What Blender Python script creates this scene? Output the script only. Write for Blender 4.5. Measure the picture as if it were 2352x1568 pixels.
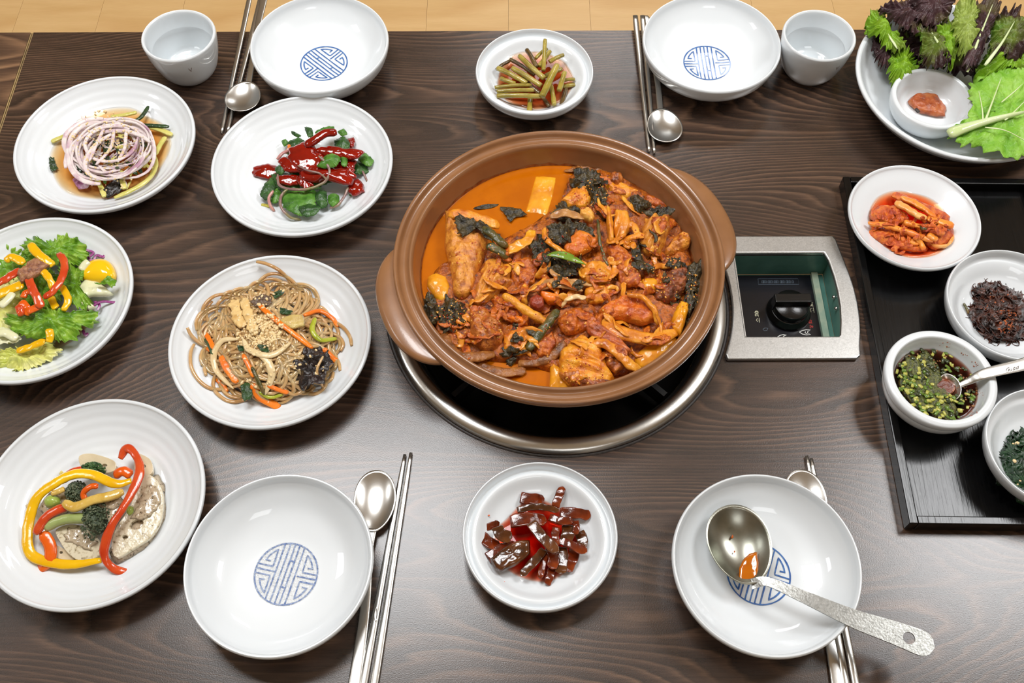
import bpy, bmesh, math, random
import numpy as np
from mathutils import Vector, Matrix, noise
random.seed(7)
PI = math.pi
for o in list(bpy.data.objects): bpy.data.objects.remove(o)
scn = bpy.context.scene
# ---------------------------------------------------------------- camera, world, lamps, exposure
FPX, PITCH, CAMH, YAW = 2297.222, 1.04231043, .9237001, -.004576
cam = bpy.data.objects.new('camera', bpy.data.cameras.new('camera'))
scn.collection.objects.link(cam); scn.camera = cam
cam.location = (0, 0, CAMH); cam.rotation_euler = (PI/2-PITCH, 0, YAW)
cam.data.sensor_width = 36; cam.data.lens = FPX/2352*36; cam.data.clip_start = .01
w = bpy.data.worlds.new('room_light'); scn.world = w; w.use_nodes = True
w.node_tree.nodes['Background'].inputs[0].default_value = (1.0, .96, .92, 1)
w.node_tree.nodes['Background'].inputs[1].default_value = .36
def lamp(x, y, z, sx, sy, p, col=(.97, .985, 1)):
    L = bpy.data.lights.new('ceiling_lamp', 'AREA'); L.shape = 'RECTANGLE'; L.size = sx; L.size_y = sy
    L.energy = p; L.color = col
    o = bpy.data.objects.new('ceiling_lamp', L); o.location = (x, y, z); scn.collection.objects.link(o)
    return o
lamp(-.62, 1.02, 1.85, .34, .62, 12); lamp(-.20, 1.02, 1.85, .34, .62, 12)
lamp(1.22, .98, 1.85, .34, .62, 12); lamp(1.62, .98, 1.85, .34, .62, 12)
lamp(-2.1, .9, 1.85, .6, .6, 10); lamp(.4, 3.0, 1.85, .8, .6, 10); lamp(.4, -1.2, 1.85, .8, .6, 5)
vs = scn.view_settings
scn.display_settings.display_device = 'sRGB'
vs.view_transform = 'Standard'; vs.look = 'None'; vs.gamma = 1; vs.exposure = .16; vs.use_curve_mapping = False
# ---------------------------------------------------------------- helpers
def at(u, v, h=0.):
    """world point that stands at height h on the sight line of pixel (u, v)"""
    x = (u-1176)/FPX; b = (v-784)/FPX
    y = math.cos(PITCH)-b*math.sin(PITCH); z = -math.sin(PITCH)-b*math.cos(PITCH)
    k = (h-CAMH)/z; x *= k; y *= k
    c, s = math.cos(YAW), math.sin(YAW)
    return Vector((x*c-y*s, x*s+y*c, h))
def link(o, parent=None):
    scn.collection.objects.link(o)
    if parent is not None: o.parent = parent
    return o
def tag(o, label=None, cat=None, group=None, kind=None):
    if label: o['label'] = label
    if cat: o['category'] = cat
    if group: o['group'] = group
    if kind: o['kind'] = kind
    return o
def empty(name, loc, label=None, cat=None, rz=0, group=None):
    o = bpy.data.objects.new(name, None); o.empty_display_size = .02
    o.location = loc; o.rotation_euler[2] = rz
    link(o); return tag(o, label, cat, group)
def mesh(name, verts, faces, mat, parent=None, smooth=True, loc=None):
    me = bpy.data.meshes.new(name); me.from_pydata([tuple(v) for v in verts], [], faces)
    if smooth: me.polygons.foreach_set('use_smooth', [True]*len(me.polygons))
    me.materials.append(mat); me.update()
    o = bpy.data.objects.new(name, me)
    if loc is not None: o.location = loc
    return link(o, parent)
class MB:
    """collects several shapes into one mesh"""
    def __init__(s): s.v = []; s.f = []
    def add(s, v, f):
        n = len(s.v); s.v += [tuple(p) for p in v]; s.f += [tuple(i+n for i in q) for q in f]; return s
    def box(s, x0, x1, y0, y1, z0, z1):
        v = [(x, y, z) for z in (z0, z1) for y in (y0, y1) for x in (x0, x1)]
        return s.add(v, [(0, 2, 3, 1), (4, 5, 7, 6), (0, 1, 5, 4), (2, 6, 7, 3), (0, 4, 6, 2), (1, 3, 7, 5)])
    def obj(s, name, mat, parent=None, smooth=True, loc=None): return mesh(name, s.v, s.f, mat, parent, smooth, loc)
def bevel(o, w=.001, n=2, ang=35):
    m = o.modifiers.new('bevel', 'BEVEL'); m.width = w; m.segments = n; m.limit_method = 'ANGLE'; m.angle_limit = math.radians(ang)
    return o
def lathe(prof, n=96, f=None):
    """prof: list of (r, z); f(ang, i, r, z) -> (r, z)"""
    v = []; fc = []; m = len(prof)
    for k in range(n):
        a = 2*PI*k/n
        for i, (r, z) in enumerate(prof):
            if f: r, z = f(a, i, r, z)
            v.append((r*math.cos(a), r*math.sin(a), z))
    for k in range(n):
        k2 = (k+1) % n
        for i in range(m-1):
            fc.append((k*m+i, k2*m+i, k2*m+i+1, k*m+i+1))
    return v, fc
def cr(P, n):
    """Catmull-Rom through the points P, n samples"""
    P = [np.array(p, float) for p in P]
    if len(P) == 2: return [P[0]+(P[1]-P[0])*i/(n-1) for i in range(n)]
    Q = [2*P[0]-P[1]]+P+[2*P[-1]-P[-2]]; out = []
    for i in range(n):
        t = i/(n-1)*(len(P)-1); k = min(int(t), len(P)-2); t -= k
        a, b, c, d = Q[k:k+4]
        out.append(.5*((2*b)+(c-a)*t+(2*a-5*b+4*c-d)*t*t+(3*b-a-3*c+d)*t**3))
    return out
def smooth_prof(P, n): return [(max(p[0], 0), p[1]) for p in cr([(a, b) for a, b in P], n)]
def sweep(P, w, t, n=None, k=8, taper=(.6, .6), sq=1., nz=0., up=(0, 0, 1), twist=0., curl=0.):
    """strip or stem along P: width w, thickness t (numbers or functions of 0..1)"""
    n = n or max(6, 5*(len(P)-1)+1); C = cr(P, n); v = []; f = []
    wf = w if callable(w) else (lambda s: w); tf = t if callable(t) else (lambda s: t)
    up = np.array(up, float)
    for i, c in enumerate(C):
        s = i/(n-1); d = C[min(i+1, n-1)]-C[max(i-1, 0)]; d = d/(np.linalg.norm(d)+1e-9)
        a = np.cross(up, d); la = np.linalg.norm(a); a = a/la if la > 1e-4 else np.array([1., 0, 0]); b = np.cross(d, a)
        e = 1.
        if s < .12: e = taper[0]+(1-taper[0])*math.sin(s/.12*PI/2)
        if s > .88: e = taper[1]+(1-taper[1])*math.sin((1-s)/.12*PI/2)
        tw = twist*s; a2 = a*math.cos(tw)+b*math.sin(tw); b2 = b*math.cos(tw)-a*math.sin(tw)
        for j in range(k):
            q = 2*PI*(j+.5)/k; x, y = math.cos(q), math.sin(q)
            x = math.copysign(abs(x)**sq, x); y = math.copysign(abs(y)**sq, y)
            p = c+a2*x*wf(s)/2*e+b2*(y*tf(s)/2*e+curl*(x*x-.4)*wf(s))
            if nz: p = p+np.array(noise.noise_vector(Vector(p*180)))*nz
            v.append(p)
    for i in range(n-1):
        for j in range(k): f.append((i*k+j, i*k+(j+1) % k, (i+1)*k+(j+1) % k, (i+1)*k+j))
    v.append(C[0]); v.append(C[-1]); A = len(v)-2
    for j in range(k): f.append((A, (j+1) % k, j)); f.append((A+1, (n-1)*k+j, (n-1)*k+(j+1) % k))
    return v, f
def outline(P, n, sharp=.5):
    """closed outline through P resampled to n points; sharp=1 keeps straight edges"""
    P = [np.array(p, float) for p in P]; m = len(P); out = []
    L = [np.linalg.norm(P[(i+1) % m]-P[i]) for i in range(m)]; T = sum(L); acc = 0; i = 0; S = 0
    for k in range(n):
        s = T*k/n
        while s > S+L[i] and i < m-1: S += L[i]; i += 1
        t = (s-S)/L[i]; a, b, c, d = P[i-1], P[i], P[(i+1) % m], P[(i+2) % m]
        q = .5*((2*b)+(c-a)*t+(2*a-5*b+4*c-d)*t*t+(3*b-a-3*c+d)*t**3)
        out.append(q*(1-sharp)+(b+(c-b)*t)*sharp)
    return out
def chunk(P, th, base=None, n=40, K=7, pw=2.6, nz=.0012, nf=90, jag=0., sharp=.6, fibre=None, tilt=None):
    """closed lump: outline P in world xyz (z = height of its edge), domed th above it, base below"""
    if sum(P[i-1][0]*P[i][1]-P[i][0]*P[i-1][1] for i in range(len(P))) < 0: P = list(P)[::-1]
    P = outline([tuple(p) for p in P], n, sharp); c = sum(P)/n; v = []; f = []
    base = -th*.6 if base is None else base; R = np.mean([np.linalg.norm(p-c) for p in P])
    sd = Vector((c[0]*57, c[1]*91, 3.1))
    for ring in range(K):
        rho = 1-ring/K
        for p in P:
            q = c+(p-c)*rho
            if jag: q = q+(p-c)*jag*rho*rho*noise.noise(Vector((p-c)/R*2.6)+sd)
            z = (1-rho**pw)**(1/pw)*th
            if fibre is not None:
                dx, dy = math.cos(fibre), math.sin(fibre); a = (q[0]*dx+q[1]*dy)*nf*.25; b = (-q[0]*dy+q[1]*dx)*nf*2.
                z += noise.noise(Vector((a, b, 0))+sd)*nz*1.6
            else: z += noise.noise(Vector((q[0]*nf, q[1]*nf, 0))+sd)*nz*1.5*(1 if ring else .4)+noise.noise(Vector((q[0]*nf*2.7, q[1]*nf*2.7, 5))+sd)*nz*.6
            v.append((q[0], q[1], q[2]+z))
    v.append((c[0], c[1], c[2]+th)); top = len(v)-1
    for ring in range(K-1):
        for j in range(n): f.append((ring*n+j, ring*n+(j+1) % n, (ring+1)*n+(j+1) % n, (ring+1)*n+j))
    for j in range(n): f.append(((K-1)*n+j, (K-1)*n+(j+1) % n, top))
    b0 = len(v)
    for p in P: q = c+(p-c)*.82; v.append((q[0], q[1], q[2]+base))
    v.append((c[0], c[1], c[2]+base))
    for j in range(n): f.append((j, b0+j, b0+(j+1) % n, (j+1) % n)); f.append((b0+j, b0+n, b0+(j+1) % n))
    return v, f
def sheet(P, amp=.004, nf=60, n=56, K=9, jag=.12, dome=.0, thick=.0006, sharp=.5, ruff=0., rf=9, jf=3.2):
    """crumpled leaf: outline P, crumple amp, ruffled edge ruff, two-sided with thickness"""
    if sum(P[i-1][0]*P[i][1]-P[i][0]*P[i-1][1] for i in range(len(P))) < 0: P = list(P)[::-1]
    P = outline([tuple(p) for p in P], n, sharp); c = sum(P)/n; R = np.mean([np.linalg.norm(p-c) for p in P])
    sd = Vector((c[0]*77, c[1]*31, c[2]*200)); T = []
    for ring in range(K):
        rho = 1-ring/K
        for j, p in enumerate(P):
            q = c+(p-c)*rho*(1+jag*rho*noise.noise(Vector((p-c)/R*jf)+sd)+jag*.6*rho*noise.noise(Vector((p-c)/R*jf*3)+sd))
            z = amp*(noise.noise(Vector((q[0]*nf, q[1]*nf, 0))+sd)*1.4+noise.noise(Vector((q[0]*nf*2.5, q[1]*nf*2.5, 4))+sd)*.6)+dome*(1-rho*rho)
            if ruff:
                an = 2*PI*j/n; wv = noise.noise(Vector((math.cos(an), math.sin(an), 1))*2+sd)*6; fr_ = math.sin(an*rf+wv)+.6*math.sin(an*rf*2.3+wv*1.7+1); z += ruff*rho**3*fr_*.75; q = q+(p-c)*rho**5*.045*math.cos(an*rf*1.6+wv)
            T.append((q[0], q[1], q[2]+z))
    T.append((c[0], c[1], c[2]+dome+amp*noise.noise(sd))); m = len(T); f = []
    for ring in range(K-1):
        for j in range(n): f.append((ring*n+j, ring*n+(j+1) % n, (ring+1)*n+(j+1) % n, (ring+1)*n+j))
    for j in range(n): f.append(((K-1)*n+j, (K-1)*n+(j+1) % n, m-1))
    v = T+[(x, y, z-thick) for x, y, z in T]; g = [tuple(reversed([i+m for i in q])) for q in f]
    for j in range(n): g.append((j, j+m, (j+1) % n+m, (j+1) % n))
    return v, f+g
def px(L, h=None):
    """pixel outline -> world points; entries (u, v) or (u, v, h)"""
    return [at(p[0], p[1], p[2] if len(p) > 2 else h) for p in L]
# ---------------------------------------------------------------- materials
def srgb(c):
    c = [x/255 for x in c]; return tuple((x/12.92 if x <= .04045 else ((x+.055)/1.055)**2.4) for x in c)+(1,)
def mat(name, cols, scale=60, rough=.4, coat=0., metal=0., bump=0., bscale=None, bdist=.001, stretch=None, sss=0., spec=.5, detail=4, pos=None, trans=0., coatr=.08, dist=0., rot=0, emis=None, alpha=None, contrast=(.3, .7)):
    m = bpy.data.materials.new(name); m.use_nodes = True; nt = m.node_tree; N = nt.nodes; L = nt.links
    b = N['Principled BSDF']; b.inputs['Roughness'].default_value = rough; b.inputs['Metallic'].default_value = metal
    b.inputs['Coat Weight'].default_value = coat; b.inputs['Coat Roughness'].default_value = coatr
    b.inputs['Specular IOR Level'].default_value = spec
    if sss: b.inputs['Subsurface Weight'].default_value = sss; b.inputs['Subsurface Scale'].default_value = .004; b.inputs['Subsurface Radius'].default_value = (1, .6, .3)
    if trans: b.inputs['Transmission Weight'].default_value = trans
    cols = [srgb(c) for c in cols]
    if len(cols) == 1: b.inputs['Base Color'].default_value = cols[0]
    tc = N.new('ShaderNodeTexCoord'); mp = N.new('ShaderNodeMapping'); L.new(tc.outputs['Object'], mp.inputs[0])
    if stretch: mp.inputs['Scale'].default_value = stretch
    mp.inputs['Rotation'].default_value[2] = rot
    if len(cols) > 1:
        no = N.new('ShaderNodeTexNoise'); no.inputs['Scale'].default_value = scale; no.inputs['Detail'].default_value = detail
        no.inputs['Distortion'].default_value = dist
        L.new(mp.outputs[0], no.inputs['Vector']); r = N.new('ShaderNodeValToRGB'); e = r.color_ramp.elements
        lo, hi = contrast
        for i, c in enumerate(cols):
            p = pos[i] if pos else lo+(hi-lo)*i/(len(cols)-1)
            if i < 2: e[i].position = p; e[i].color = c
            else: q = e.new(p); q.color = c
        L.new(no.outputs[0], r.inputs[0]); L.new(r.outputs[0], b.inputs['Base Color'])
    if bump:
        n2 = N.new('ShaderNodeTexNoise'); n2.inputs['Scale'].default_value = bscale or scale*2; n2.inputs['Detail'].default_value = 6
        L.new(mp.outputs[0], n2.inputs['Vector']); bp = N.new('ShaderNodeBump'); bp.inputs['Strength'].default_value = bump
        bp.inputs['Distance'].default_value = bdist; L.new(n2.outputs[0], bp.inputs['Height']); L.new(bp.outputs[0], b.inputs['Normal'])
        if coat: L.new(bp.outputs[0], b.inputs['Coat Normal'])
    return m
def liquid(name, col, dens):
    """clear coloured broth: straight-through surface with fresnel gloss, absorbing inside"""
    m = bpy.data.materials.new(name); m.use_nodes = True; nt = m.node_tree; N = nt.nodes; L = nt.links
    N.remove(N['Principled BSDF']); out = N['Material Output']
    tr = N.new('ShaderNodeBsdfTransparent'); gl = N.new('ShaderNodeBsdfGlossy'); gl.inputs['Roughness'].default_value = .03
    fr = N.new('ShaderNodeFresnel'); fr.inputs[0].default_value = 1.4; mx = N.new('ShaderNodeMixShader')
    ge = N.new('ShaderNodeNewGeometry'); iv = N.new('ShaderNodeMath'); iv.operation = 'SUBTRACT'; iv.inputs[0].default_value = 1; L.new(ge.outputs['Backfacing'], iv.inputs[1]); ml = N.new('ShaderNodeMath'); ml.operation = 'MULTIPLY'; L.new(fr.outputs[0], ml.inputs[0]); L.new(iv.outputs[0], ml.inputs[1]); L.new(ml.outputs[0], mx.inputs[0]); L.new(tr.outputs[0], mx.inputs[1]); L.new(gl.outputs[0], mx.inputs[2]); L.new(mx.outputs[0], out.inputs['Surface'])
    va = N.new('ShaderNodeVolumeAbsorption'); va.inputs['Color'].default_value = srgb(col); va.inputs['Density'].default_value = dens
    L.new(va.outputs[0], out.inputs['Volume'])
    return m
def wood(name, dark, mid, light, lines=100, rough=.27, along=1.3, seed=0., amp=.13, fine=.45, bump=.11, coat=0.):
    """grain along X: contour lines of a warped field, plus fibres"""
    m = bpy.data.materials.new(name); m.use_nodes = True; nt = m.node_tree; N = nt.nodes; L = nt.links
    b = N['Principled BSDF']; b.inputs['Roughness'].default_value = rough; b.inputs['Coat Weight'].default_value = coat; b.inputs['Coat Roughness'].default_value = .2; b.inputs['Specular IOR Level'].default_value = .75
    tc = N.new('ShaderNodeTexCoord'); mp = N.new('ShaderNodeMapping'); L.new(tc.outputs['Object'], mp.inputs[0])
    mp.inputs['Scale'].default_value = (along, 5.2, 1); mp.inputs['Location'].default_value = (seed, seed*1.7, 0)
    n1 = N.new('ShaderNodeTexNoise'); n1.inputs['Scale'].default_value = 1.15; n1.inputs['Detail'].default_value = 1.2; L.new(mp.outputs[0], n1.inputs['Vector'])
    sp = N.new('ShaderNodeSeparateXYZ'); L.new(tc.outputs['Object'], sp.inputs[0])
    def math_(op, a, c=None):
        q = N.new('ShaderNodeMath'); q.operation = op
        for i, x in enumerate((a, c)):
            if x is None: continue
            if isinstance(x, (int, float)): q.inputs[i].default_value = x
            else: L.new(x, q.inputs[i])
        return q.outputs[0]
    mp2 = N.new('ShaderNodeMapping'); L.new(tc.outputs['Object'], mp2.inputs[0]); mp2.inputs['Scale'].default_value = (7, 60, 1)
    n2 = N.new('ShaderNodeTexNoise'); n2.inputs['Scale'].default_value = 1; n2.inputs['Detail'].default_value = 5; L.new(mp2.outputs[0], n2.inputs['Vector'])
    field = math_('ADD', math_('MULTIPLY', n1.outputs[0], amp*4), math_('MULTIPLY', sp.outputs[1], 1.))
    field = math_('ADD', field, math_('MULTIPLY', n2.outputs[0], .016))
    fr = math_('FRACT', math_('MULTIPLY', field, lines))
    n4 = N.new('ShaderNodeTexNoise'); n4.inputs['Scale'].default_value = 3.2; n4.inputs['Detail'].default_value = 3; L.new(mp.outputs[0], n4.inputs['Vector'])
    r = N.new('ShaderNodeValToRGB'); e = r.color_ramp.elements
    e[0].position = 0; e[0].color = srgb(dark); e[1].position = .5; e[1].color = srgb(mid)
    q = e.new(.80); q.color = srgb(light); q = e.new(1.); q.color = srgb(dark); L.new(fr, r.inputs[0])
    flat = N.new('ShaderNodeValToRGB'); e = flat.color_ramp.elements
    e[0].position = .35; e[0].color = srgb(dark); e[1].position = .7; e[1].color = srgb(mid); L.new(n2.outputs[0], flat.inputs[0])
    mx = N.new('ShaderNodeMix'); mx.data_type = 'RGBA'
    mr = N.new('ShaderNodeMapRange'); mr.inputs[1].default_value = .35; mr.inputs[2].default_value = .62; mr.inputs[3].default_value = .15; mr.inputs[4].default_value = .8
    L.new(n4.outputs[0], mr.inputs[0]); L.new(mr.outputs[0], mx.inputs[0]); L.new(flat.outputs[0], mx.inputs[6]); L.new(r.outputs[0], mx.inputs[7])
    mp3 = N.new('ShaderNodeMapping'); L.new(tc.outputs['Object'], mp3.inputs[0]); mp3.inputs['Scale'].default_value = (40, 700, 1)
    n3 = N.new('ShaderNodeTexNoise'); n3.inputs['Scale'].default_value = 1; n3.inputs['Detail'].default_value = 2; L.new(mp3.outputs[0], n3.inputs['Vector'])
    mu = N.new('ShaderNodeMix'); mu.data_type = 'RGBA'; mu.blend_type = 'OVERLAY'; mu.inputs[0].default_value = fine
    L.new(mx.outputs[2], mu.inputs[6]); L.new(n3.outputs[0], mu.inputs[7]); L.new(mu.outputs[2], b.inputs['Base Color'])
    nb = N.new('ShaderNodeTexNoise'); nb.inputs['Scale'].default_value = 900; nb.inputs['Detail'].default_value = 2; L.new(tc.outputs['Object'], nb.inputs['Vector'])
    bp = N.new('ShaderNodeBump'); bp.inputs['Strength'].default_value = bump; bp.inputs['Distance'].default_value = .0006
    L.new(nb.outputs[0], bp.inputs['Height']); L.new(bp.outputs[0], b.inputs['Normal'])
    return m
TABLE = wood('dark_walnut_laminate', (44, 32, 25), (72, 53, 42), (112, 85, 66))
TABLE2 = wood('brown_walnut_laminate', (66, 48, 38), (98, 73, 55), (150, 114, 84), lines=22, seed=4.3, amp=.3)
OAK = wood('pale_oak_floor', (212, 172, 114), (224, 186, 130), (206, 162, 104), lines=9, along=1.2, seed=2., fine=.12, rough=.35, bump=.05)
PORC = mat('white_glazed_porcelain', [(230, 235, 238)], rough=.3, coat=1, coatr=.02, spec=.3)
PORC2 = mat('rough_glazed_porcelain', [(230, 234, 236)], rough=.22, coat=1, coatr=.04, bump=1, bscale=420, bdist=.0022)
BLUE = mat('blue_underglaze', [(34, 84, 156), (84, 130, 190)], scale=260, rough=.2, coat=1)
BLUEB = mat('raised_blue_glaze', [(84, 118, 184), (190, 205, 232)], scale=300, rough=.15, coat=1, bump=1, bscale=420, bdist=.004, coatr=.05)  # near-white tone in the colour paints the emblem's glitter highlights
BROWN = mat('brown_glazed_stoneware', [(136, 92, 56), (150, 104, 66)], scale=30, rough=.3, coat=.5, coatr=.12, bump=.1, bscale=500, bdist=.0003)
STEEL = mat('brushed_steel', [(205, 204, 200)], rough=.27, metal=1, bump=.12, bscale=900, bdist=.0002)
STEELD = mat('matte_worn_steel', [(178, 178, 176), (205, 205, 203)], scale=300, rough=.36, metal=1, bump=.1, bscale=500, bdist=.0003, dist=2)
STEELL = mat('scratched_ladle_steel', [(128, 128, 124), (160, 160, 156)], scale=90, rough=.34, metal=1, bump=.45, bscale=520, bdist=.0004, dist=3)
STEELB = mat('hazy_ladle_steel', [(128, 130, 118), (176, 176, 166)], scale=30, rough=.3, metal=1, bump=.08, bscale=200, bdist=.0004)
PAN = mat('blackened_pan', [(10, 10, 10), (24, 22, 20)], scale=60, rough=.4)
LACQ = mat('black_lacquered_wood', [(3, 3, 4), (12, 12, 13)], scale=10, stretch=(45, 2, 1), rough=.2, bump=.5, bscale=10, bdist=.0004, spec=.4)
TEAL = mat('teal_painted_metal', [(70, 118, 108), (96, 142, 130)], scale=40, rough=.35)
PLATEB = mat('black_panel', [(16, 17, 24)], rough=.25)
KNOB = mat('black_knob_plastic', [(14, 13, 12)], rough=.25, bump=.1, bscale=600)
PRINT = mat('cream_print', [(200, 198, 170)], rough=.5); PRINTD = mat('dim_grey_print', [(70, 84, 96)], rough=.5); PRINTR = mat('red_print', [(196, 44, 32)], rough=.5); PRINTW = mat('white_print', [(215, 215, 210)], rough=.5)
MARK = mat('brown_cup_mark', [(120, 90, 70)], rough=.4)
WATER = liquid('clear_water', (225, 238, 240), 3)
SX, SY, SR = -.5042, .5764, .1045
# ================================================================ setting
FLOORZ = -.36
fm = MB()
floor = tag(bpy.data.objects.new('floor', None), kind='structure'); floor.location = (0, 0, FLOORZ); link(floor)
sub = mesh('subfloor', [(-4, -3, -.02), (4, -3, -.02), (4, 6, -.02), (-4, 6, -.02)], [(0, 1, 2, 3)], OAK, floor, smooth=False)
plank_me = None
for i in range(30):                      # planks run away from the camera
    x0 = -2.1+i*.15
    if plank_me is None:
        o = MB().box(  .0002, .1498, -1.2, 4.2, -.018, 0).obj('plank', OAK, floor, smooth=False); plank_me = o.data; bevel(o, .0003, 1)
    else: o = bpy.data.objects.new('plank', plank_me); link(o, floor)
    o.location = (x0, (i*37 % 11)*.03, 0)
PLASTER = mat('white_plaster', [(214, 214, 212)], rough=.8); CEIL = mat('white_ceiling_board', [(236, 234, 230)], rough=.8)
RXA, RXB, RYA, RYB, RZ = -3.6, 3.6, -2.2, 5.2, 1.95
struct = lambda o: tag(o, kind='structure')
struct(MB().box(RXA, RXB, RYA, RYB, RZ, RZ+.05).obj('ceiling', CEIL, smooth=False))
struct(MB().box(RXA-.1, RXA, RYA, RYB, FLOORZ, RZ).obj('wall_left', PLASTER, smooth=False)); struct(MB().box(RXB, RXB+.1, RYA, RYB, FLOORZ, RZ).obj('wall_right', PLASTER, smooth=False))
struct(MB().box(RXA, RXB, RYB, RYB+.1, FLOORZ, RZ).obj('wall_far', PLASTER, smooth=False)); struct(MB().box(RXA, RXB, RYA-.1, RYA, FLOORZ, RZ).obj('wall_near', PLASTER, smooth=False))
# ---------------------------------------------------------------- tables
def fill_outline(loops, z):
    bm = bmesh.new(); E_ = []
    for lp in loops:
        vs_ = [bm.verts.new((x, y, z)) for x, y in lp]
        for i in range(len(vs_)): E_.append(bm.edges.new((vs_[i], vs_[(i+1) % len(vs_)])))
    bmesh.ops.triangle_fill(bm, use_beauty=True, use_dissolve=False, edges=E_)
    bm.verts.index_update()
    v = [tuple(p.co) for p in bm.verts]; f = [tuple(q.index for q in fc.verts) for fc in bm.faces]; bm.free()
    return v, f
def slab(loops, z0, z1):
    v, f = fill_outline(loops, z1); n = len(v); V = v+[(x, y, z0) for x, y, z in v]
    nrm = []
    for q in f:
        a, b, c = (np.array(V[i]) for i in q[:3]); nrm.append(q if np.cross(b-a, c-a)[2] > 0 else tuple(reversed(q)))
    F = list(nrm)+[tuple(reversed([i+n for i in q])) for q in nrm]; k = 0
    for li, lp in enumerate(loops):
        m = len(lp); area = sum(lp[i][0]*lp[(i+1) % m][1]-lp[(i+1) % m][0]*lp[i][1] for i in range(m)); ccw = area > 0
        for i in range(m):
            a, b = k+i, k+(i+1) % m; q = (a, a+n, b+n, b)
            F.append(q if (ccw == (li == 0)) is False or False else q) if (ccw and li == 0) or (not ccw and li > 0) else F.append(tuple(reversed(q)))
        k += m
    return V, F
RX, RY = .0518, .5926                     # burner centre
def arc(cx, cy, r, a0, a1, n): return [(cx+r*math.cos(a0+(a1-a0)*i/(n-1)), cy+r*math.sin(a0+(a1-a0)*i/(n-1))) for i in range(n)]
hole = [(RX+.176*math.cos(2*PI*i/96), RY+.176*math.sin(2*PI*i/96)) for i in range(96)]
well_c = [(.2500, .5395), (.3630, .5395), (.3630, .6503), (.2500, .6503)]
T1 = (-.6195, .86, .085, 1.009)
table = empty('dining_table', (0, 0, FLOORZ), 'dark brown wood-grain dining table with the inset burner, carrying the whole meal', 'table')
def tloc(v): return [(x, y, z-FLOORZ) for x, y, z in v]
V, F = slab([[(T1[0], T1[2]), (T1[1], T1[2]), (T1[1], T1[3]), (T1[0], T1[3])], hole, well_c], -.03, 0)
mesh('tabletop', tloc(V), F, TABLE, table, smooth=False)
EDGE = mat('yellowed_edge_band', [(112, 92, 66), (176, 148, 98)], scale=25, stretch=(1, 1, 1), rough=.5)
for (x0, x1, y0, y1) in ((T1[0]-.0012, T1[0], T1[2], T1[3]),):
    MB().box(x0, x1, y0, y1, -.03-FLOORZ, -.0002-FLOORZ).obj('edge_band', EDGE, table, smooth=False)
for sx in (T1[0]+.05, T1[1]-.05):
    for sy in (T1[2]+.05, T1[3]-.05): MB().box(sx-.025, sx+.025, sy-.025, sy+.025, 0, -FLOORZ-.03).obj('leg', TABLE, table, smooth=False)
t2 = empty('dining_table', (0, 0, FLOORZ), 'lighter brown wood-grain table butted against the left end of the laid table', 'table')
MB().box(-1.9, T1[0]-.0042, T1[2], T1[3], -.03-FLOORZ, -FLOORZ).obj('tabletop', TABLE2, t2, smooth=False)
MB().box(T1[0]-.0040, T1[0]-.0026, T1[2], T1[3], -.03-FLOORZ, -.0008-FLOORZ).obj('edge_band', EDGE, t2, smooth=False)
for sx in (-1.85, T1[0]-.055):
    for sy in (T1[2]+.05, T1[3]-.05): MB().box(sx-.025, sx+.025, sy-.025, sy+.025, 0, -FLOORZ-.03).obj('leg', TABLE2, t2, smooth=False)
# ---------------------------------------------------------------- burner
bn = empty('gas_burner', (RX, RY, 0), 'round gas burner sunk in the table under the big pot', 'burner')
v, f = lathe(smooth_prof([(.1752, -.006), (.1754, .0006), (.1845, .0006), (.1852, .0025), (.182, .0058), (.176, .0075), (.170, .0068), (.166, .002), (.163, -.006), (.161, -.014)], 40), 128)
mesh('trim_ring', v, f, STEEL, bn)
v, f = lathe([(.161, -.014), (.158, -.03), (.150, -.043), (.10, -.047), (.03, -.047), (0, -.047)], 96); mesh('drip_pan', v, f, PAN, bn)
v, f = lathe([(.02, -.046), (.045, -.044), (.05, -.03), (.044, -.026), (.02, -.024), (0, -.024)], 64); mesh('burner_head', v, f, PAN, bn)
for k in range(4):
    a = PI/4+k*PI/2; m = MB().box(.05, .158, -.003, .003, -.034, -.0115)
    o = m.obj('grate_arm', PAN, bn, smooth=False); o.rotation_euler[2] = a
v, f = lathe([(.1856, .0002), (.1885, .0004), (.1885, .0001)], 128)
GRIME = mat('grimy_joint', [(30, 24, 22), (60, 52, 48)], scale=300, rough=.5); mesh('joint_sealant', v, f, GRIME, bn)
# ---------------------------------------------------------------- pot
PX, PY, PH = .0508, .5954, .080
interp_ = lambda L_: (lambda x: float(np.interp(x, [p[0] for p in L_], [p[1] for p in L_])))
pot = empty('stew_pot', (PX, PY, -.0105), 'large round brown stoneware pot with two side lugs, full of orange stew', 'pot')
oz = .0105
pin = [(0, .001), (.06, .002), (.11, .008), (.132, .028), (.1435, .050), (.1485, .066), (.1500, .0735), (.1520, .0768), (.1542, .0768), (.1565, .0738), (.1600, .0725), (.1638, .0740), (.1662, .0782), (.1684, .0795)]
pout = [(.1700, .0790), (.1708, .0765), (.1705, .0715), (.168, .067), (.163, .062), (.158, .050), (.146, .025), (.128, .004), (.112, -.0085), (.104, -.0105), (.06, -.0095), (0, -.0095)]
v, f = lathe(smooth_prof([(r, z+oz) for r, z in pin], 60)+smooth_prof([(r, z+oz) for r, z in pout], 40), 160)
mesh('body', v, [q[::-1] for q in f], BROWN, pot)
rs = [(.1462+.0006*0, .0505+oz)]
v = []; f = []; n_ = 160; wallr = interp_([(z_, r_) for r_, z_ in smooth_prof(pin, 60)])
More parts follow.
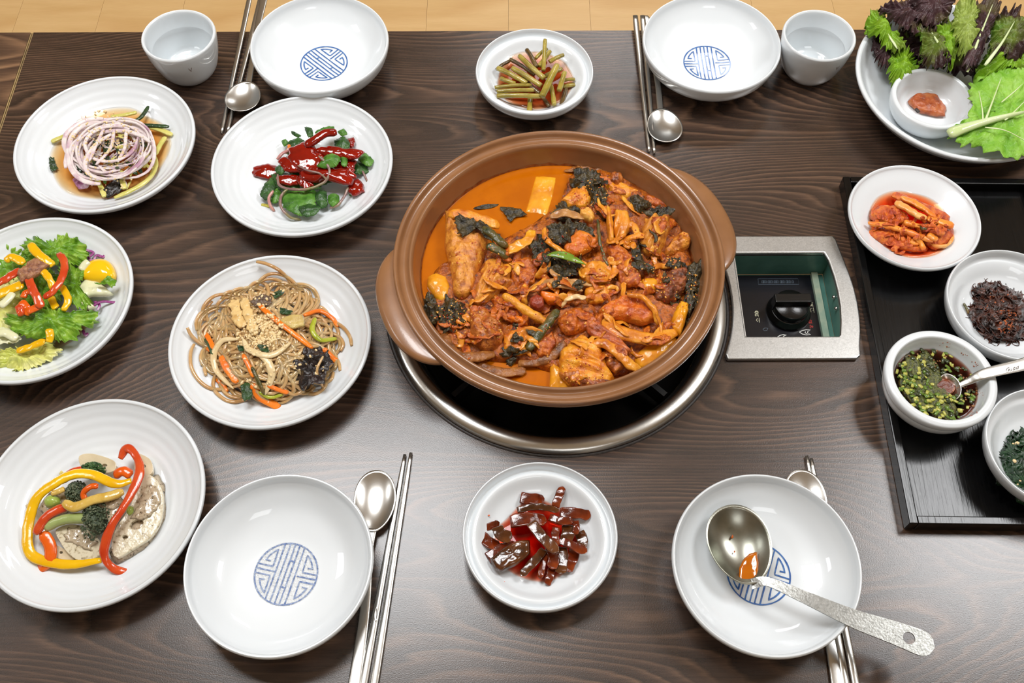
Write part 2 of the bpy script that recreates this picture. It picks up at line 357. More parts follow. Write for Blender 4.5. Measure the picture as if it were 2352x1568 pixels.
for k in range(n_):
    a = 2*PI*k/n_; top = .0530+.0035*max(0, noise.noise(Vector((math.cos(a)*3, math.sin(a)*3, 2))))+.0022*noise.noise(Vector((math.cos(a)*14, math.sin(a)*14, 5)))
    for z_ in (.0490, (.0490+top)/2, top): rr = wallr(z_)-.0003; v.append((rr*math.cos(a), rr*math.sin(a), z_+oz))
for k in range(n_):
    k2 = (k+1) % n_
    for i in range(2): f.append((k*3+i, k*3+i+1, k2*3+i+1, k2*3+i))
mesh('residue_line', v, f, mat('dried_red_residue', [(96, 42, 14), (140, 70, 26), (150, 96, 54)], scale=160, rough=.4, coat=.3), pot)
def lug(a0, name):
    half = math.radians(26.5); n = 41; v = []; fc = []; prof = 12
    for i in range(n):
        s = -1+2*i/(n-1); a = a0+half*s; e = 1-abs(s)**3.2; e = max(e, 0)
        ro = .1675+.0245*e**.9; 
        for j in range(prof):
            q = 2*PI*j/prof; cxr = (.163+ro)/2; hw = (ro-.163)/2; hh = .0048*(.55+.45*e)
            c_, s_ = math.cos(q), math.sin(q)
            x = cxr+hw*math.copysign(abs(c_)**.7, c_); z = .0705+oz+hh*math.copysign(abs(s_)**.7, s_)-.003*max(0, (x-.17)/.03)
            v.append((x*math.cos(a), x*math.sin(a), z))
    for i in range(n-1):
        for j in range(prof): fc.append((i*prof+j, (i+1)*prof+j, (i+1)*prof+(j+1) % prof, i*prof+(j+1) % prof))
    mesh(name, v, fc, BROWN, pot)
lug(math.radians(20.5), 'handle'); lug(math.radians(200.5), 'handle')
# ---------------------------------------------------------------- burner control panel
cp = empty('burner_control_panel', (.30, .594, 0), 'square steel-framed burner control box with black knob let into the table', 'control panel')
ox, oy = .30, .594
outer = [(.2228, .5137), (.3655, .5140), (.3695, .5180)]
outer += [(.3695+.0085*math.sin(PI*t)*1.0-.0*t, .518+.1535*t) for t in [i/14 for i in range(1, 14)]]
# right side bows outward, then narrows to the far corner
R_side = [(.3705, .530), (.3745, .548), (.3770, .566), (.3780, .584), (.3775, .602), (.3755, .622), (.3730, .640), (.3705, .655), (.3685, .668), (.3660, .6735)]
R_side = [(x+.001, y) for x, y in R_side]
left = arc(RX, RY, .1905, math.radians(21), math.radians(-22.5), 22)
outer = [(.2290, .5137)]+[(.3655, .5137), (.3700, .5175)]+R_side+[(.2330, .6735)]+left
inner = [(.2515, .5412), (.3512, .5412), (.3530, .5430), (.3565, .560), (.3590, .580), (.3595, .600), (.3585, .620), (.3560, .640), (.3528, .6496), (.2512, .6496)]
V, F = slab([[(x-ox, y-oy) for x, y in outer], [(x-ox, y-oy) for x, y in inner]], .0002, .0058)
o = mesh('frame', V, F, STEELD, cp, smooth=False); bevel(o, .0022, 3, 50)
def wall(pts, z0, z1, name, m, close=True):
    v = []; f = []; n = len(pts)
    for (x, y) in pts: v += [(x-ox, y-oy, z0), (x-ox, y-oy, z1)]
    for i in range(n if close else n-1): a, b = 2*i, 2*((i+1) % n); f.append((a, a+1, b+1, b))
    return mesh(name, v, f, m, cp, smooth=False)
wall([(.2508, .5406), (.2508, .6490)], -.0365, .0002, 'side_rail', STEEL, False)
o = MB().box(.2508-ox, .2530-ox, .5412-oy, .6490-oy, -.036, .0025).obj('side_rail', STEELD, cp, smooth=False)
rb = [(.2530, .5400), (.3625, .5400), (.3625, .6498), (.2530, .6498)]
wall(rb, -.037, .0, 'well_wall', TEAL)
MB().box(.2512-ox, .3622-ox, .5408-oy, .6490-oy, -.039, -.037).obj('well_floor', TEAL, cp, smooth=False)
MB().box(.2600-ox, .3470-ox, .5402-oy, .6462-oy, -.0365, -.0345).obj('face_plate', PLATEB, cp, smooth=False)
MB().box(.3480-ox, .3550-ox, .5402-oy, .6490-oy, -.0368, -.0318).obj('edge_strip', mat('pale_teal_strip', [(150, 178, 160), (190, 200, 176)], scale=80, rough=.4), cp, smooth=False)
for (x, y, z) in ((.3620, .603, -.014), (.3620, .588, -.014)):
    v, f = lathe([(0, .0028), (.0016, .0024), (.0024, .001), (.0025, 0)], 16); o = mesh('screw', v, f, STEEL, cp); o.location = (x-ox, y-oy, z); o.rotation_euler[1] = -PI/2
# knob
kx, ky = at(1816, 704, -.022)[:2]
kn = bpy.data.objects.new('knob', None); kn.location = (kx-ox, ky-oy, -.0345); link(kn, cp)
v, f = lathe(smooth_prof([(.0248, 0), (.0246, .003), (.0222, .0065), (.0205, .009)], 12)+[(0, .0092)], 64); mesh('skirt', v, f, KNOB, kn)
g = MB(); n = 24; V = []; 
for z, s in ((.008, 1), (.020, .97), (.0225, .92)):
    for (x, y) in [(-.0195*s, .006), (-.0195*s, -.0035)]+[(-.0195*s+.039*s*i/10, -.0035-.0*i) for i in range(1, 10)]+[(.0195*s, -.0035), (.0195*s, .006)]: V.append((x, y, z))
o = MB().box(-.0205, .0205, -.0030, .0085, .006, .0270).obj('grip', KNOB, kn, smooth=False); bevel(o, .0014, 3)
v, f = lathe([(.0200, .006), (.0198, .0165), (.0188, .0180), (0, .0182)], 48, None)
mesh('hub', v, f, KNOB, kn)
# printed marks on the face plate
def ribbon_flat(paths, wd, z, name, m, parent, org):
    B = MB()
    for P in paths:
        P = [np.array(p, float) for p in P]
        for i in range(len(P)):
            pass
        L_ = []; R_ = []
        for i, p in enumerate(P):
            d = P[min(i+1, len(P)-1)]-P[max(i-1, 0)]; d /= (np.linalg.norm(d)+1e-9); nn = np.array([-d[1], d[0]])*wd/2
            L_.append((*(p+nn-org), z)); R_.append((*(p-nn-org), z))
        k = len(P); B.add(L_+R_, [(k+i, k+i+1, i+1, i) for i in range(k-1)])
    return B.obj(name, m, parent, smooth=False)
ORG = np.array([ox, oy]); ZP = -.0343
def strokes(u, v, du, dv, S, hgt=ZP):
    """little strokes given in a unit glyph box spanned by pixel steps du, dv from (u, v)"""
    out = []
    for st in S: out.append([tuple(at(u+x*du[0]+y*dv[0], v+x*du[1]+y*dv[1], hgt)[:2]) for x, y in st])
    return out
circ = lambda x, y, r, n=10: [(x+r*math.cos(2*PI*i/n), y+r*math.sin(2*PI*i/n)) for i in range(n+1)]
G_so = [[(.5, .9), (.15, .45)], [(.5, .9), (.85, .45)], [(.5, .35), (.5, .12)], [(.05, .1), (.95, .1)]]
G_hwa = [[(.1, .92), (.6, .92)], [(.35, 1.05), (.35, .95)], circ(.35, .62, .17), [(.35, .42), (.35, .2)], [(.05, .15), (.65, .22)], [(.8, 1.05), (.8, 0)], [(.8, .5), (1, .5)]]
G_gang = [[(.1, .9), (.5, .9), (.45, .5)], [(.72, 1.), (.72, .45)], [(.72, .72), (.95, .72)], circ(.5, .2, .18)]
G_go = [[(.1, .85), (.8, .85), (.8, .45)], [(.42, .4), (.42, .15)], [(0, .12), (1, .12)]]
def text_col(chars, m, nm, u0, v0, up, right, step):
    P = []
    for i, g_ in enumerate(chars): P += strokes(u0+step[0]*i, v0+step[1]*i, right, up, g_)
    return ribbon_flat(P, .00055, ZP, nm, m, cp, ORG)
# the letters are turned a quarter round, reading towards the camera
text_col([G_so, G_hwa], PRINT, 'off_mark_lettering', 1736, 738, (-1, 0), (2, 14), (-1.5, -14)) if False else None
def rot_text(glyphs, u, v, sz, m, nm, lean=.16, adv=1.12, flip=1):
    """glyph reading direction = up the picture, glyph tops to the left"""
    P = []
    for i, g_ in enumerate(glyphs):
        uu, vv = u-lean*sz*adv*i, v-sz*adv*i
        P += strokes(uu, vv, (-lean*sz, -sz), (-sz*.85*flip, 0), g_)
    return ribbon_flat(P, .0006, ZP, nm, m, cp, ORG)
rot_text([G_so, G_hwa], 1746, 741, 12, PRINT, 'lettering', flip=.9)
rot_text([G_go, G_hwa], 1871, 718, 12, PRINT, 'lettering', flip=.9)
rot_text([G_gang, G_hwa], 1868, 755, 10, PRINTR, 'lettering', flip=.9)
v, f = lathe([(.0022, 0), (0, 0)], 16); q = at(1738, 717, ZP); mesh('off_dot', v, [tuple(reversed(t)) for t in f], PRINT, cp, loc=(q.x-ox, q.y-oy, ZP))
fl = strokes(1836, 757, (26, 0), (0, 12), [[(0, .45), (.25, .15), (.6, 0), (1, .05), (.75, .3), (.72, .6), (1, .9), (.6, 1), (.25, .8), (0, .45)], [(.55, .35), (.5, .6), (.7, .8)]])
ribbon_flat(fl, .0009, ZP, 'flame_mark', PRINTW, cp, ORG)
fl = strokes(1786, 768, (20, 0), (0, 9), [[(0, .6), (.3, .2), (.7, 0), (1, .1), (.7, .4), (.6, .8)]])
ribbon_flat(fl, .0009, ZP, 'flame_mark', PRINTW, cp, ORG)
fl = strokes(1752, 752, (12, 0), (0, 8), [[(0, .5), (.4, .1), (1, .2), (.8, .8), (.3, .9), (0, .5)]])
ribbon_flat(fl, .0006, ZP, 'flame_mark', PRINTD, cp, ORG)
fl = strokes(1741, 640, (92, 0), (0, 13), [[(0, 0), (1, 0), (1.02, 1), (.01, 1), (0, 0)]]+[[(x, .3), (x+.03, .3), (x+.03, .75), (x, .75), (x, .3)] for x in [.1+.075*i for i in range(11)]]+[[(x+.05, .25), (x+.05, .8)] for x in [.1+.15*i for i in range(5)]])
ribbon_flat(fl, .0005, ZP, 'title_box_lettering', PRINTD, cp, ORG)
P = []
for i in range(15): P += strokes(1872+i*1.6, 672+i*7, (4, 0), (0, 4.5), [[(0, 0), (1, 0), (1, .9)], [(0, .9), (1, .9)]] if i % 3 else [circ(.5, .5, .45, 6)])
ribbon_flat(P, .0004, ZP, 'small_print', PRINTD, cp, ORG)
# ---------------------------------------------------------------- tray
ta = math.radians(-1.15); tx, ty = .3791, .3274
tray = empty('serving_tray', (tx, ty, 0), 'black lacquered rectangular serving tray under the four right-hand side dishes', 'tray', rz=ta)
TW, TH = .222, .422
MB().box(.004, TW-.004, .004, TH-.004, .0005, .005).obj('base_board', LACQ, tray, smooth=False)
def rail(x0, x1, y0, y1): o = MB().box(x0, x1, y0, y1, 0, .0175).obj('rim_board', LACQ, tray, smooth=False); return bevel(o, .0012, 2)
rail(0, .0085, 0, TH); rail(TW-.0085, TW, 0, TH); rail(.0085, TW-.0085, 0, .0085); rail(.0085, TW-.0085, TH-.0085, TH)
# ---------------------------------------------------------------- crockery
def emblem(parent, R, zf, rot, m, name='blue_emblem', lw=.0015, z0=.00045):
    P = [[(math.cos(2*PI*i/72), math.sin(2*PI*i/72)) for i in range(73)]]
    for x in (-.36, -.19, -.03, .12, .29): P.append([(x+.03*t, math.sqrt(1-(x+.03*t)**2)*(-1+2*(t+1)/2)) for t in [(-1+2*i/16) for i in range(17)]])
    P += [[(-.03, .45), (.12, .43)], [(-.03, -.42), (.12, -.45)]]
    for sx in (-1, 1):
        P.append([(sx*.99, .0), (sx*.36, .0)])
        for sy in (-1, 1):
            a0, a1 = math.radians(17), math.radians(54)
            q = [(sx*.97, sy*.15), (sx*.50, sy*.15), (sx*.47, sy*.80)]
            arc_ = [(sx*.82*math.cos(a1+(a0-a1)*i/8), sy*.82*math.sin(a1+(a0-a1)*i/8)+sy*.06) for i in range(9)]
            P.append(q[:2]+[(sx*.49, sy*(.2+.12*i)) for i in range(5)]+arc_+[(sx*.76, sy*.32), (sx*.62, sy*.31)])
    B = MB(); c, s = math.cos(rot), math.sin(rot)
    for path in P:
        # resample finely so that it hugs the curved bowl
        Q = [np.array(path[0])]
        for a, b in zip(path[:-1], path[1:]):
            a, b = np.array(a), np.array(b); k = max(1, int(np.linalg.norm(b-a)/.08))
            Q += [a+(b-a)*j/k for j in range(1, k+1)]
        L_ = []; R_ = []
        for i, p in enumerate(Q):
            d = Q[min(i+1, len(Q)-1)]-Q[max(i-1, 0)]; d = d/(np.linalg.norm(d)+1e-9); wv = lw*(1+.3*noise.noise(Vector((p[0]*4, p[1]*4, rot))))
            nn = np.array([-d[1], d[0]])*wv/2/R
            for sgn, dst in ((1, L_), (-1, R_)):
                x, y = (p+sgn*nn)*R; X, Y = x*c-y*s, x*s+y*c; dst.append((X, Y, zf(math.hypot(X, Y))+z0))
        k = len(Q); B.add(L_+R_, [(k+i, k+i+1, i+1, i) for i in range(k-1)])
    return B.obj(name, m, parent, smooth=False)
def interp(prof):
    R = [p[0] for p in prof]; Z = [p[1] for p in prof]
    return lambda r: float(np.interp(r, R, Z))
def vessel(name, label, cat, x, y, z, inn, out, mt=PORC, ripple=0., n=128, group=None, ni=60):
    """inn: centre -> rim, out: rim -> foot; returns root and inner-surface function (world z)"""
    root = empty(name, (x, y, z), label, cat, group=group)
    I = smooth_prof(inn, ni)
    if ripple: I = [(r, zz+ripple*math.sin(r*2*PI/.0085)*min(1, max(0, (r-inn[-1][0]*.3)/.02))*(1 if r < inn[-1][0]-.006 else 0)) for r, zz in I]
    v, f = lathe(I+[(r_, max(z_, 0)) for r_, z_ in smooth_prof(out, 36)], n); mesh('body', v, [q[::-1] for q in f], mt, root)
    g = interp(I); return root, (lambda r: g(r)+z), g
def bowl_prof(R, H, k=1.):
    inn = [(0, .0085), (R*.25, .0085), (R*.45, .0105), (R*.68, .0165), (R*.84, .0265), (R*.93, H-.010), (R*.957, H-.003), (R*.972, H-.0003), (R*.985, H)]
    out = [(R*.985, H), (R*.998, H-.0015), (R, H-.004), (R*.985, H-.010), (R*.93, H*.52), (R*.80, H*.28), (R*.64, H*.13), (R*.56, H*.10), (R*.54, 0), (R*.50, 0), (R*.49, .003), (0, .004)]
    return inn, out
def plate_prof(R, H):
    inn = [(0, .0080), (R*.40, .0084), (R*.55, .0105), (R*.72, .0170), (R*.86, .0255), (R*.945, H-.0035), (R*.965, H-.0008), (R*.98, H)]
    out = [(R*.98, H), (R*.996, H-.001), (R, H-.003), (R*.985, H-.007), (R*.90, H*.55), (R*.75, H*.30), (R*.58, H*.14), (R*.52, .004), (R*.50, 0), (R*.46, 0), (R*.45, .003), (0, .004)]
    return inn, out
bi, bo = bowl_prof(.0853, .045)
def motif_bowl(x, y, label, rot, eu, ev, mt=PORC, em=BLUE, **k):
    r, zf, g = vessel('side_bowl', label, 'bowl', x, y, 0, bi, bo, mt, **k)
    c = at(eu, ev, zf(0)); e = emblem(r, .0292, g, rot, em); return r, zf
bBL, zBL = motif_bowl(-.2093, .2842, 'empty white bowl with glittering blue emblem at bottom left beside the long spoon', math.radians(-12), 660, 1317, em=BLUEB)
v, f = lathe([(0, zBL(0)+.0001)]+[(.0305*i/12, zBL(.0305*i/12)+.00012) for i in range(1, 13)]+[(.0310, zBL(.031)-.0001)], 64); mesh('textured_glaze', v, [q[::-1] for q in f], PORC2, bBL)
bBR, zBR = motif_bowl(.2312, .2824, 'white bowl with blue emblem at bottom right holding the large ladle', math.radians(-20), 1750, 1330)
bTL, zTL = motif_bowl(-.2333, .9420, 'empty white bowl with blue emblem at the top left by the table edge', math.radians(48), 746, 149)
bTR, zTR = motif_bowl(.2509, .9406, 'empty white bowl with blue emblem at the top right beside the white cup', math.radians(3), 1624, 148)
pi_, po_ = plate_prof(.1040, .036)
pE, zE, gE = vessel('dinner_plate', 'white ridged plate of glass noodles topped with sesame', 'plate', -.2471, .5248, 0, pi_, po_, ripple=.00016)
pF, zF, gF = vessel('dinner_plate', 'white ridged plate of leafy greens under red sauce', 'plate', -.2378, .7581, 0, pi_, po_, ripple=.00016)
pG, zG, gG = vessel('dinner_plate', 'white ridged plate with onion rings in brown soy broth at upper left', 'plate', -.4709, .7912, 0, pi_, po_, ripple=.00016)
pi2, po2 = plate_prof(.1062, .036)
pH, zH, gH = vessel('dinner_plate', 'white plate of pepper strips, broccoli and lotus root at bottom left', 'plate', -.3951, .3486, 0, pi2, po2, ripple=.00016)
pS, zS, gS = vessel('dinner_plate', 'white plate of green salad cut by the left edge of the photo', 'plate', SX, SY, 0, *plate_prof(SR, .036), ripple=.00016)
di, do = bowl_prof(.0723, .033)
dB, zDB, gDB = vessel('side_dish', 'small white dish of dark red seasoned strips in front of the burner', 'dish', .0273, .3139, 0, di, do)
di2, do2 = bowl_prof(.0723, .034)
dT, zDT, gDT = vessel('side_dish', 'small white dish of pickled garlic stems behind the pot', 'dish', .0317, .9044, 0, di2, do2)
di3, do3 = bowl_prof(.0723, .033); di3 = [(0, .0085), (.018, .0085), (.030, .0098), (.043, .0150), (.056, .0225), (.0665, .0285), (.0690, .0315), (.0703, .0327), (.0712, .033)]
do3 = [(.0712, .033), (.0722, .0315), (.0723, .0295), (.070, .0255), (.062, .0195), (.050, .0115), (.040, .0055), (.037, .0035), (.036, 0), (.034, 0), (.033, .003), (0, .004)]
dK, zDK, gDK = vessel('side_dish', 'small white dish of orange-red kimchi on the far tray corner', 'dish', .4484, .6759, .0062, di3, do3)
dG, zDG, gDG = vessel('side_dish', 'small white dish of dark brown shredded seaweed at right edge of tray', 'dish', .5243, .5561, .0062, *bowl_prof(.0686, .040), ripple=.00015)
dP, zDP, gDP = vessel('side_dish', 'small white dish of dark green spinach at lower right of tray', 'dish', .5200, .3938, .0062, *bowl_prof(.0632, .040), ripple=.00015)
emblem(dG, .024, gDG, .3, BLUE)
# deep sauce bowl with a stepped side
R = .0551; H = .0445
inn = [(0, .008), (R*.4, .009), (R*.62, .015), (R*.76, .028), (R*.82, H-.006), (R*.85, H-.001), (R*.90, H)]
out = [(R*.93, H), (R*.985, H-.0015), (R, H-.005), (R*.985, H-.010), (R*.955, H-.012), (R*.955, H-.017), (R*.90, H*.40), (R*.72, H*.12), (R*.60, 0), (R*.5, 0), (R*.49, .003), (0, .004)]
dS, zDS, gDS = vessel('sauce_bowl', 'small deep white bowl of soy sauce with chopped scallion on the tray', 'bowl', .4276, .4670, .0062, inn, out)
# lettuce plate and the dip cup standing in it
LX, LY, LR = .5488, .8776, .1291
pL, zL, gL = vessel('serving_plate', 'large white plate of lettuce leaves at the top right corner', 'plate', LX, LY, 0, *plate_prof(LR, .045))
CX_, CY_, CR_ = .5010, .8410, .0485; cz = max(zL(math.hypot(CX_-LX, CY_-LY)+.0), .009)
R = CR_; H = .034
inn = [(0, .006), (R*.45, .0065), (R*.68, .012), (R*.80, .022), (R*.85, H-.006), (R*.88, H-.001), (R*.93, H)]
out = [(R*.95, H), (R*.99, H-.0015), (R, H-.005), (R*.99, H-.010), (R*.94, H*.45), (R*.80, H*.15), (R*.62, 0), (R*.5, 0), (R*.49, .003), (0, .004)]
dC, zDC, gDC = vessel('dip_cup', 'tiny white cup of brown-orange bean paste standing in the lettuce plate', 'cup', CX_, CY_, .0165, inn, out)
# water cups
def cup(x, y, r, label, mu, mv):
    H = .060; inn = [(0, .006), (r*.55, .007), (r*.72, .016), (r*.85, .040), (r*.90, H-.004), (r*.93, H-.0008), (r*.955, H)]
    out = [(r*.965, H), (r*.995, H-.0015), (r, H-.004), (r*.99, H-.010), (r*.93, H*.55), (r*.80, H*.22), (r*.66, H*.05), (r*.56, 0), (r*.40, 0), (0, .001)]
    c, zc, gc = vessel('water_cup', label, 'cup', x, y, 0, inn, out, n=96)
    I = smooth_prof(inn, 40); lv = .038; pr = [(q[0]*.996, q[1]+.0002) for q in I if q[1] < lv]+[(np.interp(lv, [q[1] for q in I[5:]], [q[0] for q in I[5:]])*.996, lv), (0, lv)]
    v, f = lathe(pr, 64); mesh('water', v, f, WATER, c)
    # small printed sprout mark near the rim, wrapped on the cup's side
    q = at(mu, mv, .040); a = math.atan2(q.y-y, q.x-x); O = interp([(zz, rr) for rr, zz in sorted(smooth_prof(out, 40), key=lambda t: t[1])])
    B = MB()
    for st in ([(-.0026, .0032), (-.0008, -.002)], [(-.0008, -.002), (.0016, .0034)], [(-.0008, -.002), (-.0004, -.0032)]):
        V = []
        for dx, dz in st:
            for sg in (-1, 1):
                zz = .041+dz; rr = O(zz)+.00025; aa = a+(dx+sg*.00035)/rr; V.append((rr*math.cos(aa), rr*math.sin(aa), zz))
        B.add(V, [(0, 1, 3, 2)])
    B.obj('sprout_mark', MARK, c, smooth=False)
    return c
cup(-.4025, .9391, .0450, 'white water cup at the top left of the table, left of the chopsticks', 434, 147)
cup(.3791, .9358, .0444, 'white water cup at the top right between bowl and lettuce plate', 1916, 150)
# ---------------------------------------------------------------- cutlery
def spoon(label, tip, neck, wpx, tail, hw, m, depth=.006, zt=.003, zn=.006, hz=None, name='spoon', ht=.0018, group=None, roll=0., hole=None, tailw=None):
    """tip and neck: world ends of the spoon bowl; wpx: its width; tail: handle points to the end"""
    tip, neck = Vector(tip), Vector(neck); c = (tip+neck)/2; d = (tip-neck); L = d.length; d.normalize()
    side = Vector((0, 0, 1)).cross(d).normalized(); up = d.cross(side)
    if roll: Q = Matrix.Rotation(roll, 3, d); side = Q@side; up = Q@up
    root = empty(name, (c.x, c.y, 0 if c.z < .02 else c.z-.005), label, 'ladle' if name == 'ladle' else 'spoon', group=group); org = root.location
    n, K = 64, 12; T = []
    for k in range(K+1):
        rho = k/K
        for j in range(n):
            a = 2*PI*j/n; x = math.cos(a); y = math.sin(a)
            egg = 1+.10*x                          # wider towards the tip
            p = c+d*(x*rho*L/2)+side*(y*rho*wpx/2*egg)-up*depth*(1-rho**2.3)
            T.append(p)
    f = [(k*n+j, k*n+(j+1) % n, (k+1)*n+(j+1) % n, (k+1)*n+j) for k in range(K) for j in range(n)]
    th = up*.0012; mN = len(T); V = [p+th for p in T]+T
    F = [tuple(reversed(q)) for q in f]+[tuple(i+mN for i in q) for q in f]
    for j in range(n): F.append((K*n+j, K*n+mN+j, K*n+mN+(j+1) % n, K*n+(j+1) % n))
    V = [tuple(p-org) for p in V]; o = mesh('spoon_bowl', V, F, STEELB if name == 'ladle' else m, root)
    pts = [neck+d*L*(.06 if name != 'ladle' else .012)-up*(.0005 if name != 'ladle' else .0018)]+[Vector(t) for t in tail]
    w_ = (lambda s: float(np.interp(s, hw[0], hw[1])))
    if not hole:
        v, f = sweep([tuple(p-org) for p in pts], w_, ht, n=40, k=12, taper=(.9, .5), sq=.75); mesh('handle', v, f, m, root)
    else:
        # flat handle with a round hanging hole near its end: two rails that part around the hole
        C = cr([tuple(p-org) for p in pts], 60); v = []; f = []; hs, hr = hole; cum = [0]
        for a, b in zip(C[:-1], C[1:]): cum.append(cum[-1]+np.linalg.norm(b-a))
        tot = cum[-1]
        ss = sorted(set([i/59 for i in range(60)]+[hs+hr/tot*math.cos(PI*i/14) for i in range(15)]))
        B = MB(); rows = []
        for s in ss:
            c0 = np.array([np.interp(s*tot, cum, [q[i] for q in C]) for i in range(3)]); e = .002
            c1 = np.array([np.interp(min(s+e, 1)*tot, cum, [q[i] for q in C]) for i in range(3)]); c2 = np.array([np.interp(max(s-e, 0)*tot, cum, [q[i] for q in C]) for i in range(3)])
            dd = c1-c2; dd /= np.linalg.norm(dd); sd_ = np.cross([0, 0, 1], dd); sd_ /= np.linalg.norm(sd_)
            W = w_(s)/2
            if s > 1-W/tot*1.1: t_ = (s-(1-W/tot*1.1))/(W/tot*1.1); W *= math.sqrt(max(1-t_*t_, .0004))
            g_ = math.sqrt(max(hr*hr-((s-hs)*tot)**2, 0)); rows.append((c0, sd_, W, g_))
        for sg in (-1, 1):
            b0 = len(B.v); V = []
            for c0, sd_, W, g_ in rows:
                for off in (g_, W):
                    for z in (ht/2, -ht/2): V.append(c0+sd_*sg*off+np.array([0, 0, z]))
            F = []
            for i in range(len(rows)-1):
                a, b = 4*i, 4*i+4
                q = [(a, b, b+2, a+2), (a+1, a+3, b+3, b+1), (a+2, b+2, b+3, a+3)]
                if rows[i][3] > 0 or rows[i+1][3] > 0: q.append((a, a+1, b+1, b))
                F += [t if sg < 0 else tuple(reversed(t)) for t in q]
            e_ = 4*(len(rows)-1); F.append((e_, e_+1, e_+3, e_+2)); B.add(V, F)
        B.obj('handle', m, root, smooth=False)
    return root
def A(u, v, h): return tuple(at(u, v, h))
spoon('steel spoon at the top left, its bowl lying over the chopsticks', A(545, 256, .0125), A(572, 188, .0135), .0435, [A(578, 150, .0125), A(592, 60, .0095), A(605, 0, .0080), A(616, -60, .0080)], ([0, .25, 1], [.0085, .0075, .012]), STEEL, depth=.0065)
spoon('steel spoon at the top right lying beside the paired chopsticks', A(1536, 327, .0075), A(1516, 250, .0085), .0425, [A(1511, 195, .0065), A(1500, 130, .0032), A(1488, 60, .0022), A(1483, 36, .0022)], ([0, .25, 1], [.0085, .0075, .0115]), STEEL, depth=.0065)
spoon('steel spoon at the bottom left with its handle running under the empty bowl', A(866, 1080, .008), A(855, 1222, .009), .0405, [A(848, 1268, .0075), A(838, 1400, .003), A(815, 1568, .0025), A(800, 1690, .0025)], ([0, .2, .5, 1], [.009, .0072, .0095, .015]), STEEL, depth=.0065)
spoon('steel spoon at the bottom right mostly hidden under the ladle bowl', A(1838, 1078, .008), A(1866, 1222, .009), .0405, [A(1878, 1290, .0055), A(1898, 1420, .0025), A(1924, 1568, .0025), A(1944, 1690, .0025)], ([0, .2, .5, 1], [.009, .0072, .0095, .015]), STEEL, depth=.0065)
def chopstick(label, a, b, m, w0, w1, group=None, mark=None):
    """a: flat grip end, b: thin tip (world)"""
    a, b = Vector(a), Vector(b); root = empty('chopstick', ((a+b)/2).to_tuple(), label, 'chopstick', group=group); o = root.location.copy()
    root.location.z = 0; o.z = 0
    v, f = sweep([tuple(a-o), tuple((a*2+b)/3-o), tuple((a+2*b)/3-o), tuple(b-o)], lambda s: float(np.interp(s, [0, .5, 1], [w0, (w0+w1)/2, w1])), lambda s: float(np.interp(s, [0, .4, 1], [.0026, .003, w1])), n=30, k=10, taper=(.85, .7), sq=.7)
    mesh('shaft', v, f, m, root)
    if mark:
        p = Vector(mark)-o; mesh('engraved_stamp', *lathe([(.0001, .0001), (.0011, .0001), (.0014, .0004), (.0017, .0001)], 20), m, root, loc=p).scale = (1, 4.2, 1)
    return root
chopstick('upper left pair, chopstick whose tip reaches furthest down towards the greens plate', A(575, -12, .007), A(509, 306, .0022), STEEL, .0076, .0044)
chopstick('upper left pair, chopstick nearest the bowl rim and under the spoon', A(601, -12, .007), A(523, 303, .0022), STEEL, .0076, .0044)
chopstick('upper right pair, left chopstick standing clear of the blue emblem bowl', A(1459, 36, .0095), A(1491, 349, .0022), STEEL, .0078, .0044)
chopstick('upper right pair, chopstick next to the spoon handle', A(1476, 36, .0095), A(1503, 352, .0022), STEEL, .0078, .0044)
chopstick('lower left pair, chopstick nearest the empty bowl, with a small stamp', A(822, 1640, .0022), A(930, 1044, .0022), STEEL, .0082, .0044, mark=A(864, 1410, .0036))
chopstick('lower left pair, outer chopstick furthest from the empty bowl', A(855, 1600, .0022), A(944, 1040, .0022), STEEL, .0082, .0044)
chopstick('lower right pair, chopstick under the ladle bowl nearest the hidden spoon', A(1958, 1660, .0022), A(1853, 1047, .0022), STEEL, .0078, .0044)
chopstick('lower right pair, outer chopstick sticking out furthest right of the ladle bowl', A(1980, 1640, .0022), A(1863, 1053, .0022), STEEL, .0078, .0044)
# ladle resting across the bottom right bowl
lad = spoon('large worn steel serving ladle with a punched handle lying across the bottom right bowl', A(1672, 1160, .036), A(1728, 1342, .0335), .0590, [A(1765, 1336, .0375), A(1850, 1372, .0445), A(1960, 1420, .0485), A(2060, 1455, .0500), A(2146, 1488, .0510)],
    ([0, .08, .3, .62, .9, 1], [.0095, .0082, .0112, .0175, .0225, .0225]), STEELL, depth=.014, name='ladle', hole=(.865, .0052), ht=.0016)
# teaspoon in the sauce bowl
ts = spoon('small steel teaspoon dipped in the scallion soy sauce', A(2160, 893, .0325), A(2206, 884, .0380), .030, [A(2225, 875, .042), A(2262, 858, .0525), A(2352, 836, .066), A(2440, 812, .078)], ([0, .15, .5, 1], [.006, .0062, .0115, .016]), STEEL, depth=.006, name='spoon', ht=.0016)
G = {'G': [[(.95, .8), (.6, 1), (.2, .85), (.05, .45), (.25, .05), (.7, 0), (.95, .25), (.95, .45), (.6, .45)]], 'u': [[(.15, .65), (.15, .2), (.4, 0), (.75, .15), (.75, .65)], [(.75, .2), (.85, 0)]],
     'a': [[(.8, .6), (.8, 0)], [(.8, .45), (.5, .65), (.2, .45), (.2, .15), (.5, 0), (.8, .2)]], 'd': [[(.8, 1.1), (.8, 0)], [(.8, .45), (.5, .65), (.2, .45), (.2, .15), (.5, 0), (.8, .2)]]}
P = []
for i, ch in enumerate('Guad'):
    for st in G[ch]: P.append([tuple(at(2310+(7.6*(i+x))*1.0+y*1.5, 853-(7.6*(i+x))*.24-y*8.5, .0622+.0009*i)) for x, y in st])
B = MB()
